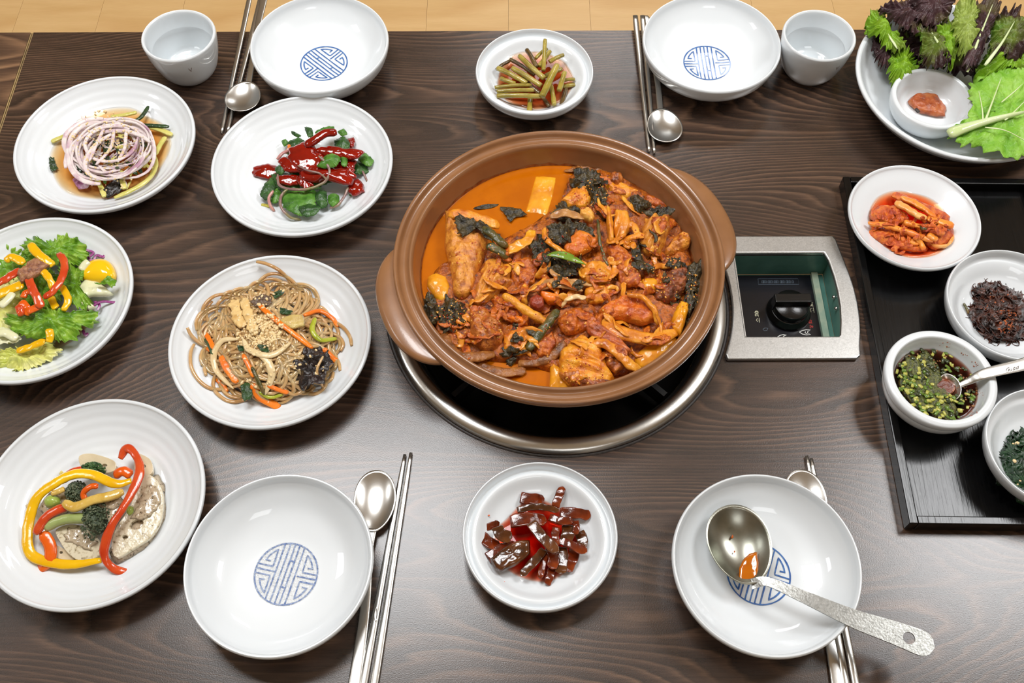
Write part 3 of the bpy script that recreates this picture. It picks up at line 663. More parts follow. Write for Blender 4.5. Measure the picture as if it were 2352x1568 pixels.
for st in P:
    for a, b in zip(st[:-1], st[1:]):
        v, f = sweep([np.array(a)-np.array(ts.location), np.array(b)-np.array(ts.location)], .0005, .0003, n=2, k=4, taper=(1, 1)); B.add(v, f)
B.obj('engraved_lettering', mat('dark_engraving', [(110, 98, 88)], rough=.5), ts)
# ================================================================ food
def food(name, label, cat, vf, m, loc=None, group=None, kind=None, smooth=True, subs=None):
    """one thing made of one mesh; vf in world space, its origin moved to its base"""
    v, f = vf; V = np.array([tuple(p) for p in v]); o_ = V.mean(0); o_[2] = V[:, 2].min(); V = V-o_
    o = mesh(name, V, f, m, None, smooth, loc=tuple(o_)); return tag(o, label, cat, group, kind)
def pool(name, label, cat, x, y, zf_loc, z0, level, m, squash=None, n=96, lift=.0003, jag=0., seed=0., group=None, extra=None):
    """liquid lying in a vessel: flat top at level, underside following the vessel"""
    rmax = 0; r = 0
    while r < .2 and zf_loc(r)+z0 < level: r += .0005
    rmax = r-.0004; v = []; f = []; K = 14
    for k in range(K+1):
        for j in range(n):
            a = 2*PI*j/n; e = 1.
            if jag: e = 1+jag*(noise.noise(Vector((math.cos(a)*1.6, math.sin(a)*1.6, seed)))-.35)
            if extra: e *= extra(a)
            rr = rmax*min(e, 1)*k/K; v.append((rr*math.cos(a), rr*math.sin(a), min(zf_loc(rr)+z0+lift, level-.00005)-level))
    b = len(v)
    for k in range(K+1):
        for j in range(n): q = v[k*n+j]; v.append((q[0], q[1], 0 if k < K else q[2]+.00005))
    for k in range(K):
        for j in range(n):
            j2 = (j+1) % n; f.append((k*n+j, k*n+j2, (k+1)*n+j2, (k+1)*n+j)); f.append((b+k*n+j, b+(k+1)*n+j, b+(k+1)*n+j2, b+k*n+j2))
    for j in range(n): j2 = (j+1) % n; f.append((K*n+j, K*n+j2, b+K*n+j2, b+K*n+j))
    o = mesh(name, v, f, m, None, True, loc=(x, y, level)); return tag(o, label, cat, group)
def F_(name, cols, **k):
    d = dict(scale=110, rough=.5, coat=.8, coatr=.03, bump=.6, bscale=280, bdist=.0026, spec=.25); d.update(k); cols = [tuple(255*(x/255)**1.1 for x in c) for c in cols]; return mat(name, cols, **d)
BROTH = F_('orange_stew_broth', [(180, 94, 0), (200, 112, 0), (188, 102, 0)], scale=26, rough=.14, coat=1, coatr=.03, bump=.03, bscale=60)
FISH = F_('stewed_fish_flesh', [(150, 74, 20), (206, 128, 42), (232, 160, 62), (176, 88, 26)], scale=90)
FISHY = F_('yellow_stewed_flesh', [(190, 96, 14), (232, 148, 26), (244, 180, 60)], scale=80)
MEAT = F_('brown_stewed_meat', [(104, 48, 14), (168, 88, 28), (204, 126, 50), (126, 58, 18)], scale=110)
REDM = F_('red_seasoned_meat', [(118, 42, 0), (180, 82, 4), (212, 118, 20), (140, 54, 0)], scale=150, bump=.8)
RADI = F_('stewed_radish', [(204, 120, 10), (232, 160, 22), (240, 186, 50)], scale=40, bump=.15)
CABB = F_('stewed_cabbage', [(184, 96, 12), (224, 142, 30), (238, 176, 66)], scale=60, stretch=(1, 1, 1), bump=.3)
ONIB = F_('brown_stewed_onion', [(150, 96, 48), (196, 144, 84), (214, 170, 112)], scale=60, bump=.2)
CREAM = F_('cream_onion_tip', [(222, 180, 120), (240, 214, 164)], scale=60, bump=.2)
DARKG = F_('black_green_stewed_leaf', [(20, 17, 8), (46, 40, 18), (84, 70, 34), (34, 28, 12)], scale=140, bump=.9)
GREEN = F_('bright_scallion_green', [(88, 122, 18), (142, 172, 40)], scale=60, bump=.2)
OLIVE = F_('olive_stem', [(44, 54, 14), (92, 84, 28), (120, 92, 44)], scale=90, bump=.4)
CARR = F_('cooked_carrot', [(230, 112, 6), (246, 142, 20)], scale=50, bump=.2)
GARL = F_('minced_garlic', [(224, 150, 56), (242, 190, 96)], scale=200, bump=.2)
SKIN = F_('brown_fish_skin', [(96, 56, 22), (150, 92, 38), (186, 126, 60)], scale=90, bump=.6)
BED = F_('stew_pulp', [(78, 30, 0), (160, 78, 0), (200, 112, 6), (104, 42, 0)], scale=130, bump=1.)
LV = .0500
R0 = .1440
v, f = lathe([(0, LV)]+[(R0*i/30, LV) for i in range(1, 29)]+[(R0*.985, LV+.0001), (R0-.0006, LV+.0007), (R0-.0012, LV-.004), (.125, LV-.015), (0, LV-.015)], 128)
v = [(x+PX, y+PY, z) for x, y, z in v]
food('stew_broth', 'glossy orange broth filling the brown stoneware pot', 'broth', (v, [q[::-1] for q in f]), BROTH)
# pulpy bed under the pieces: one uncountable mass
bedo = [(984, 690), (1012, 612), (1120, 560), (1215, 520), (1280, 470), (1310, 400), (1400, 395), (1500, 440), (1572, 530), (1604, 640), (1590, 740), (1534, 812), (1440, 862), (1300, 862), (1180, 835), (1060, 825), (1000, 770)]
v, f = chunk(px(bedo, LV+.0005), .009, base=-.004, n=120, K=26, pw=3.5, nz=.0042, nf=70, jag=.05)
food('stew_pulp', 'red-brown pulp of seasoning and soft vegetables heaped in the stew', 'stew', (v, f), BED, kind='stuff')
cnt = [0]
def SC(name, label, P, h, th, m, **k):
    kk = dict(n=72, K=13, nz=.0012, nf=110, jag=.16, base=-.006); kk.update(k); kk['nz'] *= 1.35; kk['n'] = max(72, kk['n']); kk['K'] = max(13, kk['K']); h0 = LV+h
    return food(name, label, 'food', chunk(px(P, h0), th, **kk), m)
def SS(name, label, P, h, w, t, m, **k):
    """P pixels, h heights above broth (number or list)"""
    hs = h if isinstance(h, (list, tuple)) else [h]*len(P)
    kk = dict(k=12, nz=.0013, n=max(20, 10*len(P))); kk.update(k)
    return food(name, label, 'food', sweep([tuple(at(p[0], p[1], LV+hh)) for p, hh in zip(P, hs)], w, t, **kk), m)
def SL(name, label, P, h, m, **k):
    kk = dict(amp=.0045, nf=120, jag=.28, n=64, K=9, thick=.0008, sharp=.4); kk.update(k)
    return food(name, label, 'food', sheet(px(P, LV+h), **kk), m)
SC('radish_chunk', 'large pale yellow radish slab showing through the clear broth at the back', [(1230, 404), (1279, 406), (1270, 455), (1256, 499), (1206, 490)], -.0012, .0028, RADI, nz=.0004, base=-.004, jag=.02, sharp=.95)
SC('radish_chunk', 'yellow radish lump at the left wall of the pot', [(981, 640), (1000, 631), (1028, 640), (1036, 668), (1020, 700), (1000, 690), (981, 662)], .002, .009, RADI, nz=.0005, jag=.04)
SC('fish_piece', 'big tapering fish fillet standing out at the left of the stew', [(1022, 482), (1034, 486), (1050, 503), (1090, 512), (1122, 530), (1126, 560), (1108, 605), (1094, 640), (1082, 678), (1062, 690), (1042, 676), (1033, 620), (1021, 566), (1023, 515)], .008, .016, FISH, n=64, K=12, nz=.0018, sharp=.85, jag=.03, pw=2.)
SS('fish_fin_edge', 'yellow strip of flesh along the top of the big left fillet', [(1030, 492), (1068, 492), (1105, 503), (1148, 520)], [.020, .022, .021, .016], .0115, .005, FISHY, sq=.7)
SL('stewed_leaf', 'dark leaf curled over the head of the left fillet', [(1046, 496), (1085, 500), (1118, 515), (1150, 545), (1140, 560), (1105, 535), (1085, 520), (1062, 545), (1052, 530)], .026, DARKG)
SS('stewed_stalk', 'olive stalk pointing from the left fillet to the centre', [(1110, 522), (1138, 545), (1165, 568)], [.026, .027, .022], .0090, .006, OLIVE)
SS('stewed_stalk', 'short split olive stalk below the onion slice', [(1120, 562), (1145, 575), (1168, 590)], [.024, .024, .018], .0095, .005, OLIVE)
SC('fish_piece', 'grooved brown fish piece just right of the big left fillet', [(1114, 604), (1145, 596), (1169, 622), (1176, 655), (1140, 680), (1112, 704), (1090, 702), (1092, 668), (1104, 630)], .008, .014, FISH, n=56, K=10, nz=.0022, fibre=math.radians(65), pw=2.)
SC('fish_piece', 'orange flesh between the grooved piece and the centre of the stew', [(1176, 600), (1215, 590), (1240, 615), (1230, 655), (1190, 670), (1172, 640)], .007, .008, REDM)
SS('onion_slice', 'translucent yellow onion slice, left of the dark centre greens', [(1158, 578), (1185, 568), (1212, 552), (1222, 530)], [.018, .021, .022, .019], lambda s: .013-.003*s, .004, RADI, curl=.2)
SL('stewed_leaf', 'small dark leaf floating alone in the open broth', [(1148, 476), (1172, 474), (1195, 480), (1209, 493), (1185, 498), (1172, 509), (1160, 492)], .0025, DARKG, jag=.12, amp=.002)
SL('stewed_leaf', 'thin dark leaf edge half sunk in the open broth', [(1085, 478), (1110, 470), (1146, 468), (1130, 477), (1100, 481)], .0008, DARKG, amp=.001, jag=.1)
SC('cabbage_piece', 'yellow cabbage heart below the back greens', [(1287, 466), (1312, 440), (1334, 426), (1350, 436), (1358, 460), (1345, 480), (1310, 480)], .010, .009, FISHY, nz=.0014)
SL('stewed_leaf', 'large crinkled dark leaf at the back of the pot', [(1310, 420), (1330, 390), (1362, 392), (1380, 410), (1392, 440), (1402, 470), (1380, 490), (1360, 470), (1340, 440), (1312, 432)], .012, DARKG, dome=.008, n=80, amp=.007)
SL('stewed_leaf', 'thin brown leaf edge against the back wall of the pot', [(1296, 392), (1330, 380), (1375, 388), (1412, 402), (1380, 406), (1330, 396)], .003, SKIN, amp=.002)
SC('fish_piece', 'orange piece against the right back wall of the pot', [(1374, 408), (1405, 412), (1440, 430), (1470, 445), (1440, 458), (1400, 448), (1378, 430)], .003, .007, FISHY)
SC('fish_piece', 'pink flake of flesh above the back right orange piece', [(1402, 398), (1422, 396), (1432, 412), (1418, 424), (1402, 418)], .009, .005, MEAT, nz=.0015)
SL('stewed_leaf', 'small dark triangular leaf pointing left at the centre top', [(1262, 495), (1285, 468), (1305, 462), (1330, 480), (1332, 500), (1295, 505)], .013, DARKG, dome=.005)
SS('onion_slice', 'grey translucent onion slice at the centre top', [(1264, 500), (1298, 490), (1345, 504)], [.019, .023, .019], lambda s: .011*math.sin(PI*(.15+.7*s)), .004, ONIB, curl=.2)
SC('garlic_clove', 'pale chopped garlic clump at the centre top', [(1334, 482), (1352, 480), (1366, 492), (1362, 510), (1344, 505), (1332, 495)], .020, .006, GARL, nz=.0015)
SL('stewed_leaf', 'glossy dark green leaf folded in the centre', [(1262, 520), (1290, 510), (1318, 508), (1330, 520), (1312, 540), (1300, 558), (1278, 560), (1258, 545)], .025, DARKG, dome=.004)
SL('stewed_leaf', 'dark leaf right of the folded centre leaf', [(1318, 508), (1345, 515), (1362, 530), (1365, 548), (1340, 540), (1326, 525)], .021, DARKG)
SS('onion_slice', 'curved yellow onion ring lying over the centre leaf', [(1250, 524), (1252, 545), (1272, 565), (1300, 585)], [.028, .030, .030, .026], .0062, .004, CABB)
SC('fish_piece', 'glazed orange piece in the middle of the stew', [(1296, 560), (1320, 535), (1336, 530), (1374, 552), (1362, 572), (1325, 590), (1300, 585)], .018, .007, F_('orange_glazed_flesh', [(190, 84, 0), (222, 120, 10), (236, 150, 40)], scale=60), nz=.0008)
SL('stewed_leaf', 'heap of dark greens in the middle of the stew', [(1218, 552), (1245, 545), (1275, 570), (1300, 590), (1330, 600), (1330, 625), (1305, 646), (1270, 635), (1245, 612), (1225, 590)], .019, DARKG, dome=.004, n=90, amp=.006)
SS('scallion_leaf', 'bright green scallion blade in the middle of the stew', [(1256, 586), (1285, 584), (1315, 593), (1346, 608)], [.030, .032, .031, .026], lambda s: .0012+.0085*math.sin(PI*min(1, s*1.05))**.8, .0018, GREEN, nz=0)
SS('stewed_stalk', 'thin olive stalk running down right of centre', [(1374, 505), (1376, 545), (1384, 580), (1396, 612)], [.024, .026, .024, .02], .0035, .003, OLIVE)
SC('cabbage_piece', 'pale yellow cabbage core right of the green blade', [(1330, 626), (1348, 608), (1375, 602), (1402, 612), (1408, 635), (1392, 655), (1350, 655), (1330, 645)], .014, .010, CABB, nz=.0015)
SC('cabbage_piece', 'orange cabbage leaf folded below the pale core', [(1342, 655), (1390, 655), (1404, 668), (1385, 695), (1355, 698), (1342, 680)], .012, .006, FISHY, nz=.0010)
SS('onion_slice', 'brown translucent onion slice below the centre greens', [(1212, 676), (1232, 660), (1272, 650), (1310, 655), (1338, 668)], [.016, .020, .022, .022, .018], lambda s: .003+.009*math.sin(PI*s)**.7, .003, ONIB, nz=0)
SS('onion_slice', 'thin onion sliver from the greens towards the cabbage core', [(1262, 620), (1290, 640), (1330, 648), (1360, 656)], [.022, .022, .020, .018], .0055, .003, ONIB)
SS('onion_slice', 'short upright onion sliver beside the red lump', [(1205, 655), (1203, 675), (1206, 700)], [.016, .018, .012], .006, .003, CABB)
SC('carrot_slice', 'upper bright orange carrot wedge in the middle of the stew', [(1237, 670), (1262, 674), (1300, 684), (1292, 695), (1258, 697), (1246, 686)], .016, .006, CARR, nz=.0003, jag=.02, sharp=.9)
SC('carrot_slice', 'lower bright orange carrot stick beneath the yellow stalk', [(1163, 732), (1185, 728), (1216, 733), (1212, 750), (1186, 744)], .012, .006, CARR, nz=.0003, jag=.02, sharp=.9)
SS('onion_slice', 'cream tipped onion curl under the upper carrot wedge', [(1290, 704), (1302, 688), (1322, 681), (1345, 684)], [.014, .020, .022, .021], .0055, .003, CREAM)
SS('scallion_stalk', 'fibrous yellow scallion stalk lying left of centre', [(1158, 678), (1190, 700), (1222, 722), (1250, 738)], [.018, .021, .021, .018], .0095, .0085, F_('yellow_stalk', [(216, 130, 20), (240, 170, 50), (190, 100, 14)], scale=30, stretch=(1, 1, 1)), taper=(.8, .9), sq=.9)
SC('fish_piece', 'red-orange flesh behind the yellow stalk', [(1130, 690), (1165, 688), (1190, 712), (1198, 735), (1172, 738), (1142, 722)], .010, .006, REDM)
SC('bean_lump', 'round dark red lump beside the yellow stalk', [(1216, 688), (1232, 678), (1248, 688), (1250, 708), (1234, 714), (1218, 704)], .016, .007, F_('dark_red_lump', [(138, 44, 18), (176, 78, 44)], scale=80), jag=.02)
SS('scallion_stalk', 'dark green scallion stalk in front of the centre', [(1214, 804), (1230, 778), (1250, 752), (1282, 712)], [.015, .018, .02, .018], .0095, .006, OLIVE, nz=.001)
SC('fish_piece', 'round brown fish lump at the lower left of the stew', [(1080, 728), (1104, 716), (1134, 722), (1156, 748), (1156, 790), (1122, 806), (1086, 792), (1076, 760)], .008, .015, MEAT, n=56, K=11, nz=.0024, pw=2.)
SC('fish_piece', 'yellow flesh with a cut end right of the round brown lump', [(1155, 775), (1175, 762), (1205, 756), (1212, 785), (1212, 816), (1180, 815), (1158, 805)], .007, .009, FISHY, nz=.0016, fibre=math.radians(70))
SS('fish_skin', 'brown rolled fish skin at the lower left wall', [(1018, 768), (1030, 795), (1052, 818), (1088, 820), (1135, 812)], [.008, .012, .013, .012, .006], .0115, .005, SKIN, nz=.001)
SS('fish_skin', 'long flat brown strip nearest the lower left rim', [(1070, 830), (1110, 845), (1160, 855), (1208, 850)], [.004, .006, .006, .002], .0105, .003, SKIN, nz=.001)
SS('stewed_stalk', 'brown stalk curving along the front edge of the heap', [(1190, 835), (1235, 830), (1275, 812), (1298, 785)], [.003, .006, .009, .012], .010, .005, SKIN, nz=.001)
SL('stewed_leaf', 'crinkled black leaf hard against the left wall', [(974, 684), (990, 670), (1002, 690), (1010, 715), (1006, 742), (990, 746), (976, 715)], .010, DARKG, dome=.005)
SL('stewed_leaf', 'crinkled black leaf right of the left wall leaf', [(1016, 682), (1040, 684), (1072, 702), (1062, 728), (1072, 745), (1045, 758), (1020, 765), (1008, 742), (1020, 712)], .011, DARKG, dome=.007, n=80, amp=.006)
SC('cabbage_piece', 'upright yellow cabbage rib at the right of centre', [(1391, 480), (1400, 476), (1408, 510), (1410, 558), (1398, 560), (1393, 520)], .016, .008, FISHY, fibre=math.radians(90))
SC('cabbage_piece', 'broad yellow cabbage rib beside the upright one', [(1412, 485), (1440, 490), (1452, 520), (1430, 550), (1412, 560), (1408, 520)], .013, .008, CABB, fibre=math.radians(70))
SC('fish_piece', 'red coarse flesh in the right half of the stew', [(1392, 565), (1425, 565), (1455, 595), (1474, 640), (1462, 660), (1430, 656), (1410, 625)], .012, .008, REDM, n=56, K=10, nz=.0024)
SC('fish_piece', 'torn white-orange fish piece at the right', [(1478, 505), (1500, 494), (1534, 497), (1540, 525), (1528, 560), (1514, 590), (1486, 592), (1468, 560)], .012, .014, FISH, n=56, K=10, nz=.0025, fibre=math.radians(60), pw=2.)
SC('fish_piece', 'red patch of seasoning on the torn right fish piece', [(1500, 498), (1530, 500), (1532, 522), (1510, 530), (1496, 515)], .0265, .003, REDM, base=-.002)
SS('cabbage_strip', 'yellow cabbage strip left of the torn fish piece', [(1434, 562), (1450, 545), (1482, 540)], [.012, .018, .020], .008, .004, FISHY)
SC('fish_piece', 'orange flake at the far right wall', [(1548, 550), (1568, 536), (1586, 548), (1582, 570), (1555, 580), (1530, 590), (1528, 578)], .008, .009, FISH, nz=.002)
SL('stewed_leaf', 'black leaf above the torn fish piece', [(1474, 490), (1500, 478), (1535, 476), (1550, 485), (1530, 496), (1500, 500)], .018, DARKG, jag=.08)
SL('stewed_leaf', 'small black leaf at the right back wall', [(1446, 455), (1462, 444), (1482, 455), (1485, 480), (1462, 490), (1450, 478)], .012, DARKG)
SC('fish_piece', 'orange flesh at the right back wall behind the black leaf', [(1480, 452), (1500, 455), (1528, 470), (1535, 478), (1505, 478), (1485, 470)], .005, .006, REDM)
SL('stewed_leaf', 'dark leaf trail crossing the right half of the stew', [(1450, 572), (1466, 570), (1482, 600), (1500, 612), (1498, 628), (1470, 618), (1456, 598)], .020, DARKG)
SL('stewed_leaf', 'small dark leaf clump above the radish cube at right', [(1545, 590), (1562, 594), (1566, 612), (1545, 618), (1525, 608)], .013, DARKG)
SC('radish_chunk', 'small pale radish cube at the right', [(1472, 645), (1490, 640), (1510, 645), (1508, 668), (1480, 672)], .011, .006, RADI, nz=.0004, jag=.03)
SC('fish_piece', 'dark brown seasoned flesh at the right wall', [(1508, 655), (1530, 630), (1560, 618), (1580, 630), (1575, 665), (1550, 695), (1520, 695), (1502, 680)], .009, .011, F_('dark_brown_flesh', [(70, 34, 20), (140, 74, 36), (176, 100, 50)], scale=150, bump=.9), nz=.0026)
SL('stewed_leaf', 'big black leaf down the right wall of the pot', [(1575, 620), (1598, 600), (1614, 615), (1614, 660), (1610, 700), (1590, 718), (1570, 700), (1575, 665)], .011, DARKG, dome=.005, n=80, amp=.007)
SL('stewed_leaf', 'black leaf below the pale cabbage stem at right', [(1572, 700), (1596, 698), (1604, 722), (1596, 752), (1580, 756), (1570, 735)], .008, DARKG)
SC('cabbage_piece', 'seasoned cabbage fold at the lower right', [(1380, 716), (1400, 694), (1445, 678), (1480, 690), (1506, 716), (1508, 740), (1470, 748), (1425, 735), (1395, 735)], .014, .010, F_('seasoned_cabbage', [(170, 66, 10), (220, 116, 24), (236, 150, 56)], scale=90), n=60, K=10, nz=.0018)
SS('cabbage_strip', 'curved onion strip around the right of the seasoned fold', [(1440, 676), (1478, 684), (1502, 712), (1512, 746)], [.026, .028, .026, .018], .0062, .004, CABB)
SS('cabbage_strip', 'wide translucent cabbage rib sweeping to the right', [(1388, 720), (1400, 748), (1440, 768), (1500, 778), (1552, 762)], [.012, .018, .021, .020, .014], lambda s: .017-.004*s, .006, CABB, nz=.0008)
SC('cabbage_piece', 'pale yellow cabbage stem end standing at the lower right', [(1540, 758), (1546, 722), (1563, 692), (1582, 704), (1574, 740), (1562, 772)], .010, .010, RADI, nz=.001)
SC('fish_piece', 'red coarse flesh in the lower middle', [(1278, 738), (1305, 714), (1345, 712), (1370, 732), (1356, 752), (1325, 768), (1296, 770)], .013, .009, REDM, nz=.0025)
SC('fish_piece', 'pinkish meat strip running to the lower right', [(1340, 735), (1362, 732), (1390, 755), (1430, 785), (1452, 808), (1430, 812), (1385, 790), (1350, 765)], .016, .007, F_('pink_meat', [(140, 60, 24), (198, 106, 56), (218, 140, 88)], scale=90), fibre=math.radians(-30), nz=.0014)
SS('cabbage_strip', 'yellow cabbage strip above the front fish piece', [(1360, 790), (1390, 790), (1425, 815), (1448, 838), (1470, 848)], [.018, .021, .020, .017, .010], .0105, .005, CABB)
SC('radish_chunk', 'half-moon yellow radish at the lower right wall', [(1452, 826), (1478, 800), (1515, 778), (1545, 768), (1558, 786), (1535, 820), (1495, 845), (1465, 852)], .004, .010, RADI, nz=.0005, jag=.03)
SC('fish_piece', 'large golden fish piece at the front of the stew', [(1287, 806), (1308, 785), (1342, 776), (1380, 800), (1395, 835), (1408, 866), (1396, 888), (1368, 896), (1318, 886), (1282, 864), (1284, 832)], .010, .013, FISHY, n=64, K=12, nz=.0022, fibre=math.radians(-20), pw=2.2)
SC('fish_piece', 'brown skin crust along the front of the golden piece', [(1282, 862), (1300, 850), (1350, 870), (1400, 878), (1396, 890), (1368, 897), (1318, 887)], .013, .007, MEAT, nz=.002)
SC('fish_piece', 'glazed brown flesh right of the golden piece', [(1380, 814), (1405, 812), (1434, 828), (1430, 848), (1412, 858), (1392, 845)], .010, .007, MEAT, nz=.002)
SC('radish_chunk', 'yellow radish wedge beneath the front golden piece', [(1264, 832), (1285, 845), (1300, 870), (1326, 888), (1300, 900), (1262, 898), (1262, 865)], .002, .006, RADI, nz=.0005, jag=.03)
SC('fish_piece', 'red flesh between the dark scallion and front golden piece', [(1225, 800), (1245, 775), (1268, 765), (1278, 790), (1262, 815), (1238, 820)], .010, .006, REDM)
SC('fish_piece', 'orange flesh left of the dark scallion stalk', [(1170, 748), (1210, 752), (1222, 775), (1205, 790), (1172, 770)], .006, .005, REDM)
SC('fish_piece', 'red flesh below the left fillet and grooved piece', [(1076, 700), (1110, 708), (1140, 722), (1110, 722), (1082, 730)], .008, .006, REDM)
# loose chopped seasoning strewn over the pieces
def bits(name, label, cat, regions, n, size, m, seed, hr=(0, .02), base=LV, shape=1.6, col=None):
    rnd = random.Random(seed); B = MB()
    dg = bpy.context.evaluated_depsgraph_get(); dg.update()
    for i in range(n):
        u, v, r = rnd.choice(regions); a = rnd.random()*2*PI; q = math.sqrt(rnd.random())*r
        U, V_ = u+q*math.cos(a), v+q*math.sin(a)*.8; o0 = Vector((0, 0, CAMH)); d = (at(U, V_, 0)-o0).normalized()
        hit, loc, nr, idx, ob, mx = scn.ray_cast(dg, o0, d)
        if not hit or (ob.name.startswith('body') and 'stain' not in m.name): continue
        s = size*(.6+.8*rnd.random()); R_ = Matrix.Rotation(rnd.random()*6.3, 3, nr)@nr.to_track_quat('Z', 'Y').to_matrix()
        k = 6; vv = []
        for z, rr in ((-.1, .9), (.22, .8)):
            for j in range(k): t = 2*PI*j/k; vv.append(loc+R_@Vector((s*shape*.5*rr*math.cos(t)*(1 if math.cos(t) > 0 else .8), s*.5*rr*math.sin(t), s*z)))
        vv.append(loc+R_@Vector((0, 0, s*.34)))
        F = [(j, (j+1) % k, k+(j+1) % k, k+j) for j in range(k)]+[(k+j, k+(j+1) % k, 2*k) for j in range(k)]; B.add(vv, F)
    return food(name, label, cat, (B.v, B.f), m, kind='stuff')
def scraps(name, label, regs, n, m, seed, wr, lr, hr, curl=.5, t=.0012, nz=.0012, k=8, zmin=.018):
    """uncountable shreds tucked between the named pieces"""
    rnd = random.Random(seed); B = MB(); dg = bpy.context.evaluated_depsgraph_get(); dg.update(); o0 = Vector((0, 0, CAMH))
    for i in range(n):
        u, v, r = rnd.choice(regs); a = rnd.random()*2*PI; q = math.sqrt(rnd.random())*r; u += q*math.cos(a); v += q*math.sin(a)*.8
        L = rnd.uniform(*lr); an = rnd.random()*2*PI; cu = rnd.uniform(-curl, curl); P = []; st = L/4
        for j in range(5):
            hit, loc, nr, idx, ob, mx = scn.ray_cast(dg, o0, (at(u, v, 0)-o0).normalized())
            if not hit or loc.z < zmin or ob.name.startswith('body'): break
            P.append((loc.x, loc.y, loc.z+rnd.uniform(*hr))); u += st*math.cos(an); v += st*math.sin(an)*.85; an += cu
        if len(P) < 3: continue
        zs = [p[2] for p in P]; zs = [sum(zs[max(0, j-1):j+2])/len(zs[max(0, j-1):j+2]) for j in range(len(zs))]; P = [(p[0], p[1], z) for p, z in zip(P, zs)]
        W = rnd.uniform(*wr); B.add(*sweep(P, (lambda W: lambda s: W*(.45+.55*math.sin(PI*s)))(W), t, n=14, k=k, nz=nz, twist=rnd.uniform(-1.2, 1.2), taper=(.4, .4), sq=.8))
    return food(name, label, 'vegetables', (B.v, B.f), m, kind='stuff')
RG = [(1060, 760, 50), (1130, 700, 50), (1200, 770, 60), (1250, 640, 60), (1320, 700, 70), (1400, 640, 60), (1440, 560, 60), (1500, 620, 60), (1540, 540, 40), (1440, 760, 80), (1360, 820, 60), (1500, 760, 50), (1400, 460, 50), (1180, 640, 50)]
scraps('kimchi_shreds', 'red-orange cabbage shreds tangled between the stew pieces', RG, 70, REDM, 61, (.006, .013), (30, 70), (-.001, .002))
scraps('cabbage_shreds', 'yellow cabbage and onion shreds tangled between the stew pieces', RG, 46, CABB, 62, (.004, .010), (30, 75), (0, .003), curl=.7)
scraps('greens_shreds', 'dark leafy shreds tangled between the stew pieces', [(1290, 560, 60), (1500, 600, 60), (1590, 660, 30), (1010, 720, 30), (1360, 430, 40), (1180, 800, 60), (1300, 640, 50), (1520, 470, 30), (1560, 700, 30)], 46, DARKG, 63, (.004, .010), (16, 44), (0, .003), nz=.002)
R_ST = [(1090, 600, 60), (1120, 740, 80), (1300, 600, 90), (1340, 760, 120), (1500, 560, 80), (1560, 660, 60), (1360, 450, 50), (1440, 640, 80), (1040, 720, 50), (1340, 850, 50)]
bits('garlic_bits', 'minced yellow garlic and seeds strewn over the stew', 'garlic', R_ST, 420, .0016, GARL, 3)
bits('chili_flakes', 'red chili flakes strewn over the stew', 'chili', R_ST, 380, .0012, F_('chili_flake', [(168, 36, 8), (200, 66, 16)], scale=200), 4)
# ---------------------------------------------------------------- side dishes
PXM = 1/2250.                              # metres per photo pixel near the table, for widths
def C(name, label, P, h, th, m, **k):
    kk = dict(n=40, K=7, nz=.0010, nf=120, jag=.08, base=-.002); kk.update(k)
    return food(name, label, 'food', chunk(px(P, h), th, **kk), m)
def S(name, label, P, h, w, t, m, group=None, **k):
    hs = h if isinstance(h, (list, tuple)) else [h]*len(P)
    kk = dict(k=10, nz=.0004, n=max(12, 7*len(P))); kk.update(k)
    return food(name, label, 'food', sweep([tuple(at(p[0], p[1], hh)) for p, hh in zip(P, hs)], w, t, **kk), m, group=group)
def L_(name, label, P, h, m, **k):
    kk = dict(amp=.003, nf=120, jag=.16, n=60, K=8, thick=.0005, sharp=.4); kk.update(k)
    return food(name, label, 'food', sheet(px(P, h), **kk), m)
# ======== plate G: onion rings in soy broth
SOY = liquid('amber_soy_broth', (251, 208, 10), 185)
pool('soy_broth', 'amber soy broth pooled in the onion plate', 'broth', -.4709, .7912, gG, 0, .0158, SOY, jag=.08, seed=2)
ONI = F_('pale_pink_onion', [(214, 192, 196), (238, 226, 222), (190, 150, 170)], scale=45, bump=.15, coat=.4, sss=.1)
CUC = F_('cucumber_flesh', [(196, 190, 92), (224, 214, 130)], scale=60, bump=.2)
CUCD = F_('dark_cucumber_skin', [(24, 48, 18), (48, 78, 30)], scale=90, bump=.3)
rnd = random.Random(5)
rings = [(252, 340, 100, 66, -8, 0, 6.28), (246, 350, 88, 60, -12, .3, 6.2), (262, 338, 84, 62, 5, .2, 6.1), (240, 346, 74, 50, -15, 0, 6.28), (262, 352, 92, 56, -14, 2.9, 5.9), (236, 335, 86, 62, 10, 1.6, 4.6),
         (284, 342, 74, 66, 20, -1.2, 2.2), (250, 360, 104, 58, -10, 3.0, 6.0), (224, 352, 70, 70, 4, 1.4, 4.9), (255, 330, 60, 40, -10, 0, 5.6), (268, 356, 76, 48, -30, .6, 4.9)]
scraps('onion_shreds', 'pale onion shreds filling the middle of the soy plate heap', [(235, 345, 60), (265, 350, 60), (245, 375, 60)], 46, ONI, 71, (.003, .005), (26, 60), (.002, .009), nz=.0004, zmin=.012)
scraps('cucumber_shreds', 'thin cucumber and green shreds low in the soy plate heap', [(250, 350, 70), (300, 380, 50), (250, 410, 60)], 24, CUC, 72, (.003, .005), (20, 46), (.002, .008), nz=.0004, zmin=.012)
scraps('green_shreds', 'dark green shreds low in the soy plate heap', [(250, 345, 50), (300, 370, 50), (230, 400, 50)], 20, CUCD, 73, (.003, .006), (14, 30), (.002, .008), nz=.0006, zmin=.012)
ringlab = ['large lowest ring', 'second lowest ring', 'round ring leaning to the back', 'small full inner ring', 'open front arc sweeping to the right', 'arc along the left side', 'arc along the right side', 'low front arc nearest the cucumber', 'arc at the outer left', 'smallest ring at the back', 'top-most tilted arc']
